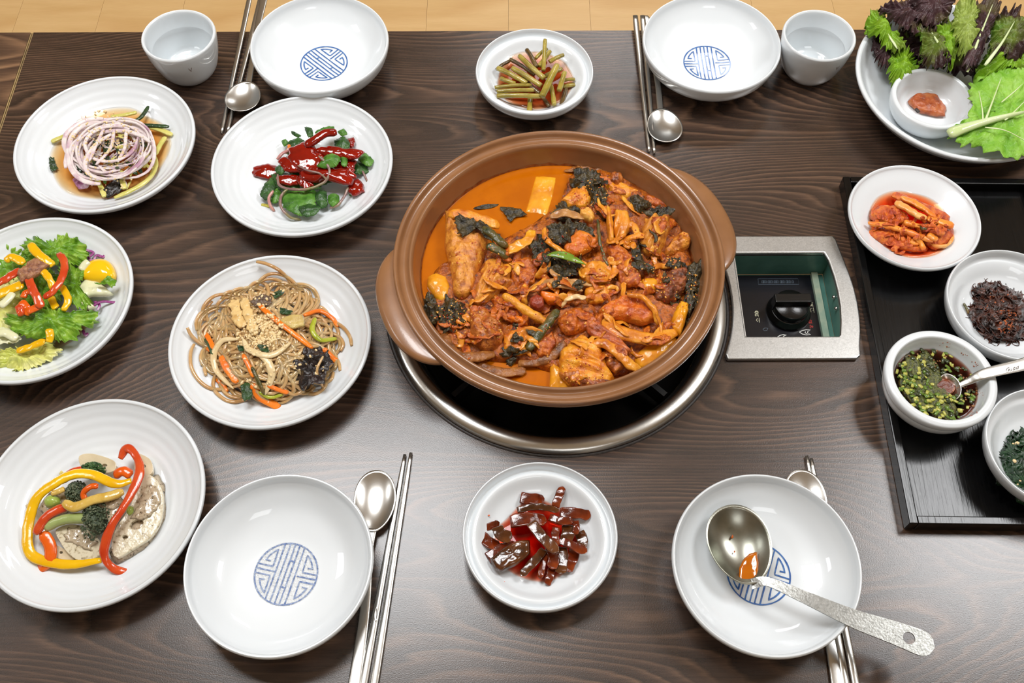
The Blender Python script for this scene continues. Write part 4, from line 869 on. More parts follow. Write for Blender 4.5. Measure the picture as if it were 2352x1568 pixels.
for i, (cu, cv, ru, rv, an, a0, a1) in enumerate(rings):
    pts = []; hs = []; c_, s_ = math.cos(math.radians(an)), math.sin(math.radians(an)); nn = 12
    for k in range(nn+1):
        a = a0+(a1-a0)*k/nn; x, y = ru*math.cos(a)*(1+.04*math.sin(3*a+i)), rv*math.sin(a); pts.append((cu+x*c_-y*s_, cv+x*s_+y*c_)); hs.append(.021+.0011*i+.0015*math.sin(2*a+i*1.3))
    S('onion_ring', 'thin pale pink '+ringlab[i]+' of the onion heap in soy', pts, hs, .0044+.0008*(i%3), .0018, ONI, n=60, k=8, sq=.8, twist=.5)
rr_ = random.Random(9)
for i in range(13):
    cu, cv, ru, rv, an = 250+rr_.uniform(-12, 12), 346+rr_.uniform(-10, 10), rr_.uniform(58, 104), rr_.uniform(40, 66), rr_.uniform(-25, 15); a0 = rr_.uniform(0, 6); a1 = a0+rr_.uniform(2.6, 5.6); pts = []; hs = []
    c_, s_ = math.cos(math.radians(an)), math.sin(math.radians(an))
    for k in range(11): a = a0+(a1-a0)*k/10; x, y = ru*math.cos(a), rv*math.sin(a); pts.append((cu+x*c_-y*s_, cv+x*s_+y*c_)); hs.append(.0205+.0009*i+.0015*math.sin(2*a+i))
    S('onion_ring', 'one of the very thin onion arcs woven through the soy plate heap', pts, hs, .0034, .0015, ONI, group='thin onion arcs in the soy plate', n=44, k=6, sq=.8, twist=.8)
for lab, P in (('left strand crossing the onion ring pile', [(240, 292), (222, 330), (208, 362), (196, 376)]), ('middle strand crossing the onion ring pile', [(262, 296), (256, 335), (240, 358), (220, 378)]), ('right strand crossing the onion ring pile', [(290, 300), (286, 340), (270, 372)])):
    S('onion_strand', 'pale pink onion '+lab, P, [.031, .033, .032, .030][:len(P)], .0042, .0020, ONI)
ONW = ONI
for lab, P, h, wd, m in [('long cucumber strip at the front right of the soy plate', [(262, 454), (300, 438), (340, 412), (358, 380), (352, 352)], .021, .0056, CUC), ('cucumber strip with dark end at the left of the soy plate', [(118, 326), (135, 318), (158, 309)], .019, .006, CUC),
    ('cucumber strip at the back of the soy plate', [(255, 268), (285, 264), (314, 258)], .021, .0052, CUC), ('dark cucumber skin strip pointing to the plate rim at the back', [(302, 282), (325, 268), (341, 244)], .021, .0046, CUCD),
    ('dark tipped cucumber strip at the right of the soy plate', [(300, 287), (345, 288), (388, 291)], .021, .0052, CUCD), ('yellow cucumber strip under the dark tipped one', [(330, 290), (362, 296), (396, 310)], .0185, .0062, CUC),
    ('short yellow cucumber strip low at the right', [(380, 314), (366, 335), (356, 356)], .0185, .006, CUC), ('cucumber strip at the centre front of the onion pile', [(280, 402), (282, 418), (286, 434)], .022, .0065, CUC),
    ('pale onion root at the front of the soy plate', [(240, 452), (232, 430), (222, 412)], .021, .006, CUC), ('cucumber strip at the right of the ring pile', [(333, 325), (340, 350), (330, 385)], .020, .006, CUC)]:
    S('cucumber_strip', lab, P, [h+.001*math.sin(k) for k in range(len(P))], wd, .0028, m, sq=.7)
L_('cucumber_skin_piece', 'jagged dark green skin piece at the left of the soy plate', [(112, 368), (122, 360), (132, 386), (118, 394)], .0175, CUCD, jag=.3)
L_('cucumber_skin_piece', 'dark green piece showing inside the onion rings', [(232, 330), (252, 318), (262, 340), (240, 350)], .0225, CUCD)
L_('cucumber_skin_piece', 'dark green piece right of centre inside the onion rings', [(262, 320), (280, 316), (282, 345), (268, 350)], .0225, CUCD)
L_('cucumber_skin_piece', 'dark green piece at the lower left inside the onion rings', [(192, 362), (218, 355), (222, 378), (200, 380)], .0225, CUCD)
L_('wood_ear', 'glossy black wood ear at the front of the soy plate', [(228, 448), (245, 425), (270, 408), (290, 412), (284, 432), (258, 452)], .0190, F_('black_wood_ear', [(12, 10, 10), (40, 32, 28)], scale=90, rough=.2), dome=.004)
C('purple_cabbage', 'purple and white cabbage scrap at the front left of the soy plate', [(166, 412), (178, 404), (205, 420), (202, 432), (180, 434)], .0175, .003, F_('purple_white_cabbage', [(110, 24, 60), (190, 120, 170), (236, 220, 230)], scale=130), n=30, K=5)
C('cucumber_cube', 'tiny green cube at the front of the onion pile', [(236, 412), (243, 410), (245, 419), (238, 421)], .024, .0025, F_('fresh_green', [(60, 110, 30), (110, 160, 60)], scale=90), n=20, K=4, jag=.02)
SES = F_('toasted_sesame', [(236, 206, 152), (248, 228, 184)], scale=200, bump=.1, coat=.3)
# ======== plate F: greens under red sauce
LEAF = F_('fresh_green_leaf', [(48, 92, 26), (84, 134, 46), (112, 158, 70)], scale=90, coat=.3, rough=.45, bump=.3)
LEAFD = F_('dark_green_leaf', [(26, 56, 20), (50, 90, 36), (76, 116, 54)], scale=90, coat=.3, rough=.45, bump=.3)
STEM = F_('purple_green_stem', [(120, 84, 92), (150, 120, 110), (128, 132, 70)], scale=40, bump=.1)
PINK = F_('pink_stem', [(190, 130, 130), (206, 156, 140)], scale=40, bump=.1)
CHO = F_('red_chili_sauce', [(122, 10, 0), (158, 20, 0)], scale=60, rough=.1, coat=1, coatr=.03, bump=.12, bscale=150, bdist=.002)
def pleaf(label, P, h, m, **k):
    kk = dict(amp=.0016, nf=70, jag=.12, jf=7, dome=.003, n=96); kk.update(k); o = L_('salad_leaf', label, P, h, m, **kk); return o
pleaf('large green leaf at the front of the red sauce salad', [(648, 448), (665, 438), (695, 434), (724, 440), (724, 470), (700, 496), (672, 490), (652, 474)], .021, LEAF)
pleaf('darker leaf half under the large front leaf', [(686, 474), (710, 466), (738, 478), (722, 496), (696, 496)], .0235, LEAFD)
pleaf('small round leaf at the front right of the red sauce salad', [(753, 450), (765, 443), (779, 450), (778, 466), (764, 475), (754, 466)], .020, LEAF, jag=.02)
pleaf('pointed leaf at the front left of the red sauce salad', [(597, 448), (610, 420), (624, 405), (634, 430), (625, 458), (612, 462)], .018, LEAFD)
pleaf('lower left leaf behind the purple stem', [(615, 440), (640, 432), (648, 455), (632, 468), (620, 462)], .015, LEAF)
pleaf('serrated light leaf at the back of the red sauce salad', [(724, 304), (742, 292), (768, 290), (762, 306), (735, 314)], .032, LEAF)
pleaf('dark folded leaf at the back left of the salad', [(699, 291), (716, 294), (720, 312), (708, 316)], .031, LEAFD)
pleaf('small leaf at the far left back of the salad', [(646, 322), (656, 318), (664, 330), (652, 336)], .020, LEAF)
pleaf('broad leaf under the sauce at the back left', [(660, 328), (685, 316), (706, 328), (690, 345), (664, 342)], .024, LEAFD)
pleaf('twisting dark leaf tip at the far back left', [(668, 300), (676, 302), (692, 312), (680, 314), (671, 308)], .024, LEAFD)
pleaf('leaf at the right edge of the salad', [(822, 364), (838, 350), (858, 368), (850, 384), (832, 376)], .023, LEAF)
pleaf('dark leaf under the right edge of the salad', [(800, 368), (835, 370), (848, 392), (825, 402), (802, 394)], .018, LEAFD)
pleaf('dark leaf at the back right between sauce ribbons', [(768, 322), (790, 312), (804, 330), (795, 345), (772, 340)], .028, LEAFD)
pleaf('curled leaf in the middle of the red sauce', [(728, 384), (744, 360), (764, 352), (782, 362), (776, 380), (750, 386)], .0365, LEAF, dome=.006)
pleaf('small leaf right of the curled leaf', [(782, 358), (798, 362), (796, 382), (784, 380)], .034, LEAF)
pleaf('dark leaf left of the sauce body', [(632, 386), (650, 374), (660, 388), (648, 402), (634, 398)], .026, LEAFD)
pleaf('front right leaf under the stems', [(722, 440), (748, 436), (752, 470), (738, 478), (724, 462)], .019, LEAFD)
pleaf('leaf under the lower right sauce blob', [(800, 430), (838, 432), (830, 448), (805, 452)], .013, LEAF)
pleaf('dark leaf in the middle gap of the salad', [(690, 415), (730, 412), (738, 432), (700, 436)], .020, LEAFD)
pleaf('leaf tip at the right back of the salad', [(775, 300), (790, 296), (798, 308), (784, 312)], .028, LEAF)
S('salad_sprout', 'long looping purple stem across the front of the salad', [(638, 400), (641, 424), (664, 434), (706, 434), (742, 420), (756, 400), (752, 378), (732, 358)], [.026, .025, .026, .028, .030, .034, .038, .041], .0034, .0030, STEM, n=50)
S('salad_sprout', 'purple stem curling down around the large front leaf', [(661, 434), (646, 450), (646, 476), (666, 498), (692, 505)], [.026, .024, .024, .020, .014], .0034, .003, STEM, n=40)
S('salad_sprout', 'short pink stem at the front left pointing to the plate', [(628, 438), (618, 454), (621, 472), (631, 485)], [.022, .02, .016, .012], .0036, .003, PINK)
S('salad_sprout', 'stem curving at the front right by the round leaf', [(800, 430), (791, 450), (776, 471), (757, 478)], [.024, .022, .02, .017], .0030, .0026, STEM)
S('salad_sprout', 'pink arched stem at the back left of the salad', [(636, 366), (652, 350), (672, 346), (686, 360)], [.026, .029, .031, .033], .0042, .003, PINK)
S('salad_sprout', 'thin stem at the right edge of the salad', [(832, 392), (840, 408), (846, 424)], [.02, .018, .014], .0026, .0022, STEM)
S('salad_sprout', 'pale thin stem in front of the sauce', [(684, 380), (710, 392), (734, 398), (752, 414)], [.036, .037, .036, .031], .0026, .0022, STEM)
S('salad_sprout', 'yellow leaf stub at the front left of the plate', [(600, 470), (610, 471), (620, 475)], .0125, .004, .0015, F_('yellow_stub', [(190, 180, 70)]))
S('carrot_shred', 'orange carrot shred at the back left of the salad', [(655, 352), (664, 340), (663, 332)], [.026, .029, .027], .004, .002, CARR)
def sauce(label, P, h, th, **k): return C('chili_sauce_blob', label, P, h, th, CHO, **dict(dict(nz=.0011, nf=60, n=72, K=12, pw=1.9, sharp=.15, jag=.24, base=-.003), **k))
S('chili_sauce_blob', 'thick red sauce ribbon across the back of the greens', [(700, 334), (722, 322), (748, 306), (774, 304)], [.036, .040, .042, .040], lambda s: .0125-.002*s, .007, CHO, sq=.9)
sauce('broad red sauce body in the middle of the greens', [(676, 334), (706, 322), (730, 338), (742, 362), (735, 385), (705, 396), (680, 388), (660, 366), (662, 346)], .031, .006)
sauce('red sauce ribbon running to the right of the greens', [(722, 346), (755, 336), (790, 342), (828, 344), (836, 354), (815, 366), (785, 362), (745, 358)], .034, .005)
sauce('flat red sauce puddle on the plate left of the greens', [(579, 394), (590, 382), (622, 378), (645, 386), (640, 402), (612, 410), (586, 405)], .0125, .0028)
sauce('lower red sauce body in front of the curled leaf', [(698, 392), (740, 386), (780, 388), (804, 398), (806, 424), (775, 420), (745, 412), (722, 420), (700, 414)], .029, .006)
sauce('round red sauce drop at the lower right of the greens', [(800, 414), (820, 412), (838, 425), (836, 440), (818, 450), (800, 444)], .020, .006)
sauce('red sauce at the left front of the broad body', [(640, 366), (664, 362), (690, 378), (694, 394), (668, 396), (644, 384)], .029, .004)
sauce('red sauce patch at the lower left of the greens', [(632, 408), (656, 402), (690, 406), (694, 420), (664, 426), (640, 420)], .023, .004)
sauce('small red sauce drop at the right back edge', [(796, 318), (812, 316), (816, 330), (808, 340), (798, 334)], .020, .003)
sauce('red sauce streak between the right leaves', [(792, 362), (818, 368), (806, 398), (790, 392)], .027, .004)
sauce('red sauce gluing the broad body to the right ribbon', [(716, 350), (742, 344), (752, 372), (742, 396), (716, 398), (704, 376)], .030, .005, jag=.4)
sauce('red sauce over the lower right leaves', [(770, 372), (800, 372), (816, 392), (806, 412), (780, 404), (768, 390)], .027, .004, jag=.4)
sauce('red sauce drip down to the front leaf', [(690, 398), (716, 400), (720, 424), (700, 434), (684, 420)], .025, .004, jag=.4)
pleaf('hidden dark leaf under the sauce body', [(660, 350), (720, 340), (770, 360), (780, 410), (720, 425), (665, 400)], .022, LEAFD, n=90)
pleaf('dark leaf filling the lower left under the sauce', [(622, 400), (660, 396), (690, 420), (680, 440), (640, 436)], .018, LEAFD)
# ======== glass noodles
NOO = F_('amber_glass_noodle', [(196, 150, 96), (214, 174, 120), (228, 194, 146)], scale=30, rough=.2, coat=.8, bump=0, sss=.4, trans=.15)
CE = (622, 788)
def dome(u, v, h0=.0125, hm=.026, ru=152, rv=140): q = ((u-CE[0])/ru)**2+((v-CE[1])/rv)**2; return h0+hm*max(0, 1-q)**.8
rnd = random.Random(11); B = MB()
for i in range(190):
    a = rnd.random()*2*PI; q = math.sqrt(rnd.random())*.88; u0, v0 = CE[0]+150*q*math.cos(a), CE[1]+136*q*math.sin(a); an = rnd.random()*2*PI; cu = rnd.uniform(-.42, .42); P = []; u, v = u0, v0; dz = rnd.uniform(-.004, .002)
    for k in range(rnd.randint(8, 14)):
        r2 = ((u-CE[0])/160)**2+((v-CE[1])/146)**2
        if r2 > .5:
            df = (math.atan2(CE[1]-v, CE[0]-u)-an+PI) % (2*PI)-PI; an += max(-.62, min(.62, df))*min(1, (r2-.5)*2.6)
        q_ = at(u, v, .015); fl_ = zE(math.hypot(q_.x+.2471, q_.y-.5248))+.0022; P.append(tuple(at(u, v, max(dome(u, v)+dz+rnd.uniform(-.0008, .0008), fl_)))); u += 19*math.cos(an); v += 17*math.sin(an); an += cu+rnd.uniform(-.15, .15)
    B.add(*sweep(P, .0042, .0026, n=len(P)*4, k=6, taper=(.8, .8)))
for P in ([(566, 668, .022), (580, 648, .019), (599, 632, .018)], [(505, 880, .016), (515, 905, .014), (524, 933, .012)], [(742, 818, .036), (728, 852, .034), (742, 890, .020)]):
    B.add(*sweep([tuple(at(*p)) for p in P], .0030, .0028, n=16, k=7))
food('glass_noodles', 'tangle of amber glass noodles heaped on the lower middle-left plate', 'noodles', (B.v, B.f), NOO, kind='stuff')
def D(P, up=.0025): return [dome(*p)+up for p in P]
for lab, P, wd, e in [('long carrot strip running diagonally over the noodles', [(594, 699), (626, 728), (660, 755), (718, 800)], .0056, .004), ('folded carrot strip at the back of the noodles', [(577, 660), (605, 648), (640, 640), (655, 645), (650, 657)], .0058, .002), ('thick carrot bundle at the lower left of the noodles', [(509, 817), (522, 845), (546, 878)], .0085, .001),
    ('broad carrot tip at the front of the noodles', [(580, 882), (598, 912), (643, 936)], .0085, .001), ('curved carrot strip at the right of the noodles', [(698, 724), (733, 714), (762, 730), (777, 750)], .0048, .003), ('carrot strip at the left edge of the noodles', [(465, 759), (478, 775), (492, 802)], .0052, .003),
    ('short carrot strip crossing the left edge strip', [(454, 786), (470, 795), (486, 806)], .0048, .001), ('carrot strip beside the olive stalk', [(558, 814), (570, 838), (583, 866)], .0048, .002), ('carrot end at the lower right by the wood ear', [(742, 800), (760, 818), (776, 832)], .0062, .001),
    ('carrot strip behind the third onion', [(615, 885), (640, 895), (662, 902)], .0046, .002), ('small carrot strip at the left bottom of the noodles', [(460, 820), (466, 810), (474, 802)], .005, .000), ('carrot strip at the lower left among the noodles', [(498, 870), (512, 884), (522, 900)], .0052, .001)]:
    S('carrot_strip', lab, P, D(P, e+.0015), wd, .0028, CARR, sq=.6)
ONY = F_('cream_onion', [(222, 196, 146), (236, 214, 170)], scale=40, bump=.12, coat=.6, sss=.1)
for lab, P, wd, e in [('large C-shaped onion slice at the left of the noodles', [(547, 779), (512, 782), (492, 812), (497, 850), (536, 893)], .0070, .004), ('curved onion slice in the centre front of the noodles', [(558, 778), (574, 804), (624, 815), (669, 786)], .0072, .005), ('broad downward onion slice at the front of the noodles', [(586, 806), (612, 826), (624, 860), (609, 906)], .0085, .004)]:
    S('onion_slice', lab, P, D(P, e), (lambda W: (lambda s: W*(.35+.65*math.sin(PI*s)**.6)))(wd), .0026, ONY)
MUSH = F_('cream_mushroom', [(206, 164, 98), (234, 202, 142), (224, 186, 120)], scale=90, bump=.3, coat=.3)
for lab, P, wd in [('left torn mushroom strip on the noodles', [(536, 688), (544, 722), (556, 752)], .0105), ('right torn mushroom strip on the noodles', [(560, 684), (568, 716), (585, 768)], .0090)]:
    S('mushroom_strip', lab, P, D(P, .006), wd*1.1, .0032, MUSH, nz=.0026, sq=.6, n=30, taper=(.5, .4))
C('cabbage_piece', 'translucent yellow cabbage piece right of the noodle centre', [(640, 736), (668, 722), (696, 724), (700, 748), (670, 756)], .042, .002, F_('pale_yellow_cabbage', [(196, 164, 90), (222, 200, 130)], scale=60))
L_('wood_ear', 'ruffled black wood ear on the lower right of the noodles', [(668, 826), (694, 802), (722, 792), (752, 806), (760, 838), (744, 878), (712, 892), (688, 886), (672, 858)], .031, F_('dark_brown_wood_ear', [(18, 13, 12), (42, 30, 28), (66, 48, 44)], scale=90, rough=.2), amp=.0065, nf=100, jag=.2, n=90, K=12, dome=.004)
L_('wood_ear', 'flat brown wood ear strip at the back of the noodles', [(575, 690), (600, 676), (625, 682), (618, 700), (590, 704)], .036, F_('grey_brown_mushroom', [(88, 66, 50), (124, 98, 74)], scale=60), amp=.002)
YG = F_('yellow_green_scallion', [(150, 160, 30), (196, 200, 60)], scale=50, bump=.15); DG = F_('dark_cooked_green', [(26, 58, 22), (50, 90, 34)], scale=70)
for lab, P, wd, m, e in [('bright yellow-green scallion loop at the right of the noodles', [(724, 730), (717, 757), (736, 780), (773, 777)], .0056, YG, .006), ('dark green scallion at the left edge of the noodles', [(470, 776), (480, 790), (490, 814)], .0048, DG, .005), ('olive stalk at the front of the noodles', [(578, 842), (592, 872), (607, 905)], .0042, OLIVE, .004), ('yellow-green root at the bottom of the noodles', [(595, 900), (620, 912), (650, 905)], .004, YG, .003)]:
    S('scallion_strip', lab, P, D(P, e), wd, .0028, m)
for lab, P in [('dark green leaf at the bottom of the noodles', [(552, 884), (572, 878), (580, 906), (560, 921)]), ('green leaf piece in front of the sesame heap', [(590, 790), (614, 794), (617, 809), (598, 803)]), ('green leaf piece behind the diagonal carrot', [(643, 706), (672, 714), (668, 723), (644, 720)]), ('small green leaf left of the curved onion', [(546, 794), (558, 796), (560, 805), (548, 804)]), ('green leaf at the back of the noodles', [(626, 676), (645, 664), (652, 670), (634, 686)])]:
    L_('leaf_piece', lab, P, dome(*P[0])+.007, DG, n=40, K=6)
SESR = [(605, 757, 48), (600, 745, 60), (575, 700, 50), (620, 690, 60), (560, 790, 40), (590, 840, 60), (700, 830, 50), (650, 760, 60)]
bits('sesame_seeds', 'toasted sesame seeds thick over the middle of the noodles', 'sesame', [(606, 758, 38), (604, 756, 46), (590, 770, 50)], 230, .0024, SES, 21, shape=1.75)
bits('sesame_seeds', 'toasted sesame seeds scattered thinly over the rest of the noodles', 'sesame', SESR, 190, .0024, SES, 22, shape=1.75)
bits('sesame_seeds', 'fine sesame seeds sprinkled on the onion rings of the soy plate', 'sesame', [(240, 300, 60), (270, 320, 60), (210, 330, 50), (285, 350, 50), (250, 390, 60)], 300, .0020, SES, 23, shape=1.7)
# ======== plate H: pepper, broccoli, lotus root
YEL = F_('yellow_bell_pepper', [(232, 176, 6), (246, 200, 20)], scale=30, bump=.08, rough=.2); RED = F_('red_bell_pepper', [(200, 62, 24), (220, 96, 44)], scale=40, bump=.08, rough=.2); ORA = F_('orange_red_pepper', [(226, 90, 14), (238, 118, 30)], scale=40, bump=.08, rough=.2)
YELC = F_('dressed_yellow_pepper', [(206, 164, 60), (222, 190, 104), (190, 150, 60)], scale=60, bump=.15, rough=.2)
PER = F_('beige_perilla_dressing', [(176, 160, 134), (196, 182, 158), (120, 106, 84)], scale=240, pos=[.42, .6, .3], rough=.15, bump=.2)
PER = F_('beige_perilla_dressing', [(84, 74, 58), (172, 154, 128), (194, 178, 152)], scale=330, contrast=(.32, .5), rough=.15, bump=.2, bscale=120)
LOT = F_('lotus_root_flesh', [(212, 196, 162), (228, 214, 184)], scale=40, bump=.08, rough=.2)
LOTD = F_('dressed_lotus_root', [(110, 98, 78), (196, 182, 152), (222, 212, 186)], scale=300, contrast=(.28, .5), rough=.15, bump=.2, bscale=160)
C('dressing_puddle', 'beige speckled perilla dressing pooled right of the pepper dish', [(250, 1268), (275, 1225), (320, 1180), (345, 1100), (366, 1090), (380, 1130), (378, 1190), (355, 1235), (310, 1275), (268, 1292)], .0132, .0030, PER, n=70, K=8, sharp=.2, nz=.0003, base=-.001)
def lotus(label, P, h, th, m, holes, tilt=(0, 0), **k):
    O = [at(p[0], p[1], h) for p in outline(P, 40, .1)]; c = sum(O, Vector())/len(O)
    lo = [(p.x-c.x, p.y-c.y) for p in O]; hl = []
    for (u, v, ru, rv, an) in holes:
        q = []
        for i in range(14): t = 2*PI*i/14; x, y = ru*math.cos(t), rv*math.sin(t); q.append((u+x*math.cos(an)-y*math.sin(an), v+x*math.sin(an)+y*math.cos(an)))
        hl.append([((at(a, b, h)-c).x, (at(a, b, h)-c).y) for a, b in q])
    V, F = slab([lo]+hl, -th, 0); V = [(x, y, z+tilt[0]*x+tilt[1]*y) for x, y, z in V]
    o = mesh('lotus_root_slice', V, F, m, None, False, loc=(c.x, c.y, h)); bevel(o, .0012, 3, 60); return tag(o, label, 'lotus root')
lotus('large dressed lotus root slice with a dark oval hole at the right', [(255, 1262), (262, 1218), (296, 1168), (326, 1098), (352, 1094), (374, 1130), (370, 1190), (345, 1232), (300, 1262), (268, 1280)], .0215, .0045, LOTD, [(313, 1203, 16, 10, -.5), (330, 1140, 7, 5, 0), (286, 1232, 6, 4, 0)], tilt=(-.05, .05))
lotus('dressed lotus root slice at the front under the broccoli stem', [(128, 1218), (160, 1204), (196, 1212), (232, 1246), (226, 1276), (184, 1286), (158, 1272), (140, 1248)], .0215, .005, LOTD, [(165, 1230, 7, 5, 0)], tilt=(0, .06))
lotus('plain lotus root slice at the back of the pepper dish', [(182, 1048), (212, 1042), (262, 1058), (262, 1080), (222, 1086), (188, 1074)], .0200, .0055, LOT, [(240, 1068, 6, 3, 0)], tilt=(0, .1))
lotus('lotus root end at the right back behind the red pepper', [(312, 1042), (344, 1054), (350, 1084), (328, 1094), (310, 1080)], .0190, .005, LOT, [(330, 1070, 5, 4, 0)])
lotus('pale lotus sliver at the front left in the yellow ring', [(122, 1250), (150, 1262), (170, 1284), (130, 1280)], .0160, .004, LOT, [(140, 1268, 4, 3, 0)])
S('pepper_strip', 'long yellow pepper ring sweeping around the left of the dish', [(302, 1103), (265, 1111), (212, 1090), (166, 1090), (116, 1116), (84, 1144), (68, 1192), (63, 1248), (76, 1277), (113, 1291), (166, 1296), (234, 1286)], [.036, .038, .037, .034, .030, .026, .022, .020, .019, .019, .019, .021], lambda s: .0086+.0020*math.sin(PI*s), .0036, YEL, n=90, sq=.8)
S('pepper_strip', 'long red pepper strip from the back down over the lotus root', [(276, 1054), (290, 1030), (308, 1040), (321, 1072), (314, 1108), (284, 1164), (256, 1208), (240, 1256), (243, 1286), (266, 1308), (297, 1314)], [.030, .033, .035, .037, .038, .038, .035, .029, .023, .017, .014], lambda s: .0090-.001*s+.0012*math.sin(s*21), .0034, RED, n=80, sq=.8)
S('pepper_strip', 'red pepper strip left of the broccoli stem', [(80, 1226), (110, 1184), (158, 1160)], [.026, .031, .034], .0095, .005, RED, sq=.8)
S('pepper_strip', 'orange pepper strip crossing under the yellow ring at the front', [(98, 1222), (116, 1255), (112, 1288), (86, 1309)], [.024, .021, .0185, .013], .0115, .0045, ORA, sq=.8)
S('pepper_strip', 'red pepper strip at the back under the yellow ring', [(142, 1104), (165, 1086), (190, 1078)], [.026, .029, .028], .0090, .0045, RED, sq=.8)
S('pepper_strip', 'orange inner pepper strip beneath the red one at the back', [(262, 1092), (282, 1082), (302, 1092)], [.026, .029, .028], .0100, .005, ORA, sq=.8)
S('pepper_strip', 'dressed yellow pepper strip in the middle of the dish', [(146, 1153), (172, 1164), (214, 1148), (250, 1140), (284, 1128)], [.036, .037, .038, .038, .036], .0096, .005, YELC, sq=.8)
S('pepper_strip', 'curled red and yellow strip above the middle', [(196, 1150), (192, 1132), (208, 1118), (226, 1116)], [.030, .033, .036, .036], .0062, .004, ORA)
S('pepper_strip', 'short yellow strip inside the left of the ring', [(118, 1134), (135, 1128), (148, 1122)], [.029, .031, .032], .0060, .003, YELC)
BRO = F_('green_broccoli_floret', [(34, 64, 30), (62, 96, 48), (96, 124, 70)], scale=260, bump=1, coat=.2, rough=.5); BROD = F_('dressed_broccoli_floret', [(46, 58, 44), (78, 92, 66), (130, 134, 108)], scale=260, bump=1, coat=.4, rough=.4); BSTM = F_('broccoli_stem', [(152, 168, 96), (186, 196, 134)], scale=50, bump=.15)
def broccoli(label, cu, cv, ru, rv, h, hh, m, stem, seed):
    rnd = random.Random(seed); B = MB(); c = at(cu, cv, h); rx, ry = ru*PXM, rv*PXM*1.15
    for i in range(210):
        a = rnd.random()*2*PI; q = math.sqrt(rnd.random()); x, y = rx*q*math.cos(a), ry*q*math.sin(a); z = hh*math.sqrt(max(0, 1-q*q)); s = rnd.uniform(.0009, .0016)
        vv = []; k = 6
        for e in (-.6, 0, .6): vv += [(c.x+x+s*math.cos(e)*math.cos(2*PI*j/k)*(.7+.3*rnd.random()), c.y+y+s*math.cos(e)*math.sin(2*PI*j/k)*(.7+.3*rnd.random()), h+z+s*math.sin(e)) for j in range(k)]
        vv += [(c.x+x, c.y+y, h+z+s), (c.x+x, c.y+y, h+z-s)]
        F = [(r*k+j, r*k+(j+1) % k, (r+1)*k+(j+1) % k, (r+1)*k+j) for r in range(2) for j in range(k)]+[(2*k+j, 2*k+(j+1) % k, 3*k) for j in range(k)]+[((j+1) % k, j, 3*k+1) for j in range(k)]; B.add(vv, F)
    P = [np.array(p) for p in px(outline([(cu+ru*.85*math.cos(t), cv+rv*.85*math.sin(t)) for t in [2*PI*i/12 for i in range(12)]], 12), h)]
    B.add(*chunk([tuple(p) for p in P], hh*.92, base=-.002, n=30, K=6, nz=.001))
    root = empty('broccoli', (c.x, c.y, h-.004), label, 'broccoli'); o_ = np.array([c.x, c.y, h-.004])
    mesh('floret', np.array(B.v)-o_, B.f, m, root)
    v, f = sweep([tuple(at(*p)) for p in stem], lambda s: .0105-.001*s, .0085, n=14, k=10, nz=.0005, taper=(.95, .8)); mesh('stem', np.array(v)-o_, f, BSTM, root)
broccoli('large dressed broccoli floret lying on its side in the middle', 222, 1194, 30, 42, .026, .013, BROD, [(215, 1192, .030), (165, 1190, .030), (132, 1198, .028), (104, 1212, .025)], 1)
broccoli('bright green broccoli floret at the back of the pepper dish', 213, 1082, 27, 16, .022, .009, BRO, [(212, 1088, .022), (206, 1098, .020)], 2)
broccoli('dressed broccoli floret behind the middle yellow strip', 176, 1132, 22, 22, .023, .009, BROD, [(176, 1140, .024), (168, 1152, .021)], 3)
PEA = F_('green_soy_bean', [(150, 170, 70), (180, 196, 100)], scale=50, bump=.05)
C('soy_bean', 'pale green bean inside the left of the yellow ring', [(102, 1150), (118, 1137), (136, 1142), (139, 1156), (122, 1166), (106, 1164)], .024, .006, PEA, nz=.0002, jag=.01, sharp=.1, pw=2)
C('soy_bean', 'small green bean right of the red pepper strip', [(290, 1174), (297, 1162), (306, 1164), (306, 1176), (296, 1183)], .024, .004, PEA, nz=.0002, jag=.01, sharp=.1, pw=2)
C('dressing_smear', 'beige dressing coating the right lotus root slice', [(300, 1190), (318, 1150), (345, 1110), (366, 1112), (372, 1150), (350, 1180), (330, 1196), (312, 1190)], .0215, .0016, PER, nz=.0007, jag=.3, n=70, K=9)
C('dressing_smear', 'dressing dripping from the middle strip over the broccoli', [(232, 1150), (262, 1146), (280, 1160), (270, 1200), (252, 1222), (246, 1190)], .027, .003, PER, nz=.0007, jag=.3)
C('dressing_smear', 'dressing coating the front lotus slice', [(150, 1216), (190, 1214), (222, 1244), (210, 1262), (176, 1252), (150, 1240)], .0220, .0012, PER, nz=.0006, jag=.35, n=70)
C('dressing_smear', 'dressing smeared over the middle of the pepper dish', [(200, 1160), (230, 1142), (272, 1136), (286, 1150), (262, 1172), (250, 1170)], .030, .003, PER, nz=.0006)
C('dressing_smear', 'dressing filling the left inside of the yellow ring', [(86, 1168), (110, 1132), (150, 1120), (180, 1110), (200, 1150), (150, 1180), (110, 1190)], .018, .004, PER, nz=.0006)
C('vegetable_crumb', 'pale crumb on the plate left of the pepper ring', [(58, 1160), (66, 1156), (70, 1163), (61, 1166)], .0155, .001, LOT, n=14, K=3)
C('vegetable_crumb', 'yellow cabbage crumb at the back left of the pepper ring', [(136, 1088), (142, 1080), (148, 1088), (142, 1096)], .013, .002, F_('yellow_crumb', [(226, 206, 120)]), n=14, K=3)
C('vegetable_crumb', 'brown onion crumb on the plate at the far left of the pepper dish', [(54, 1258), (58, 1254), (62, 1260), (57, 1264)], .0185, .001, SKIN, n=14, K=3)
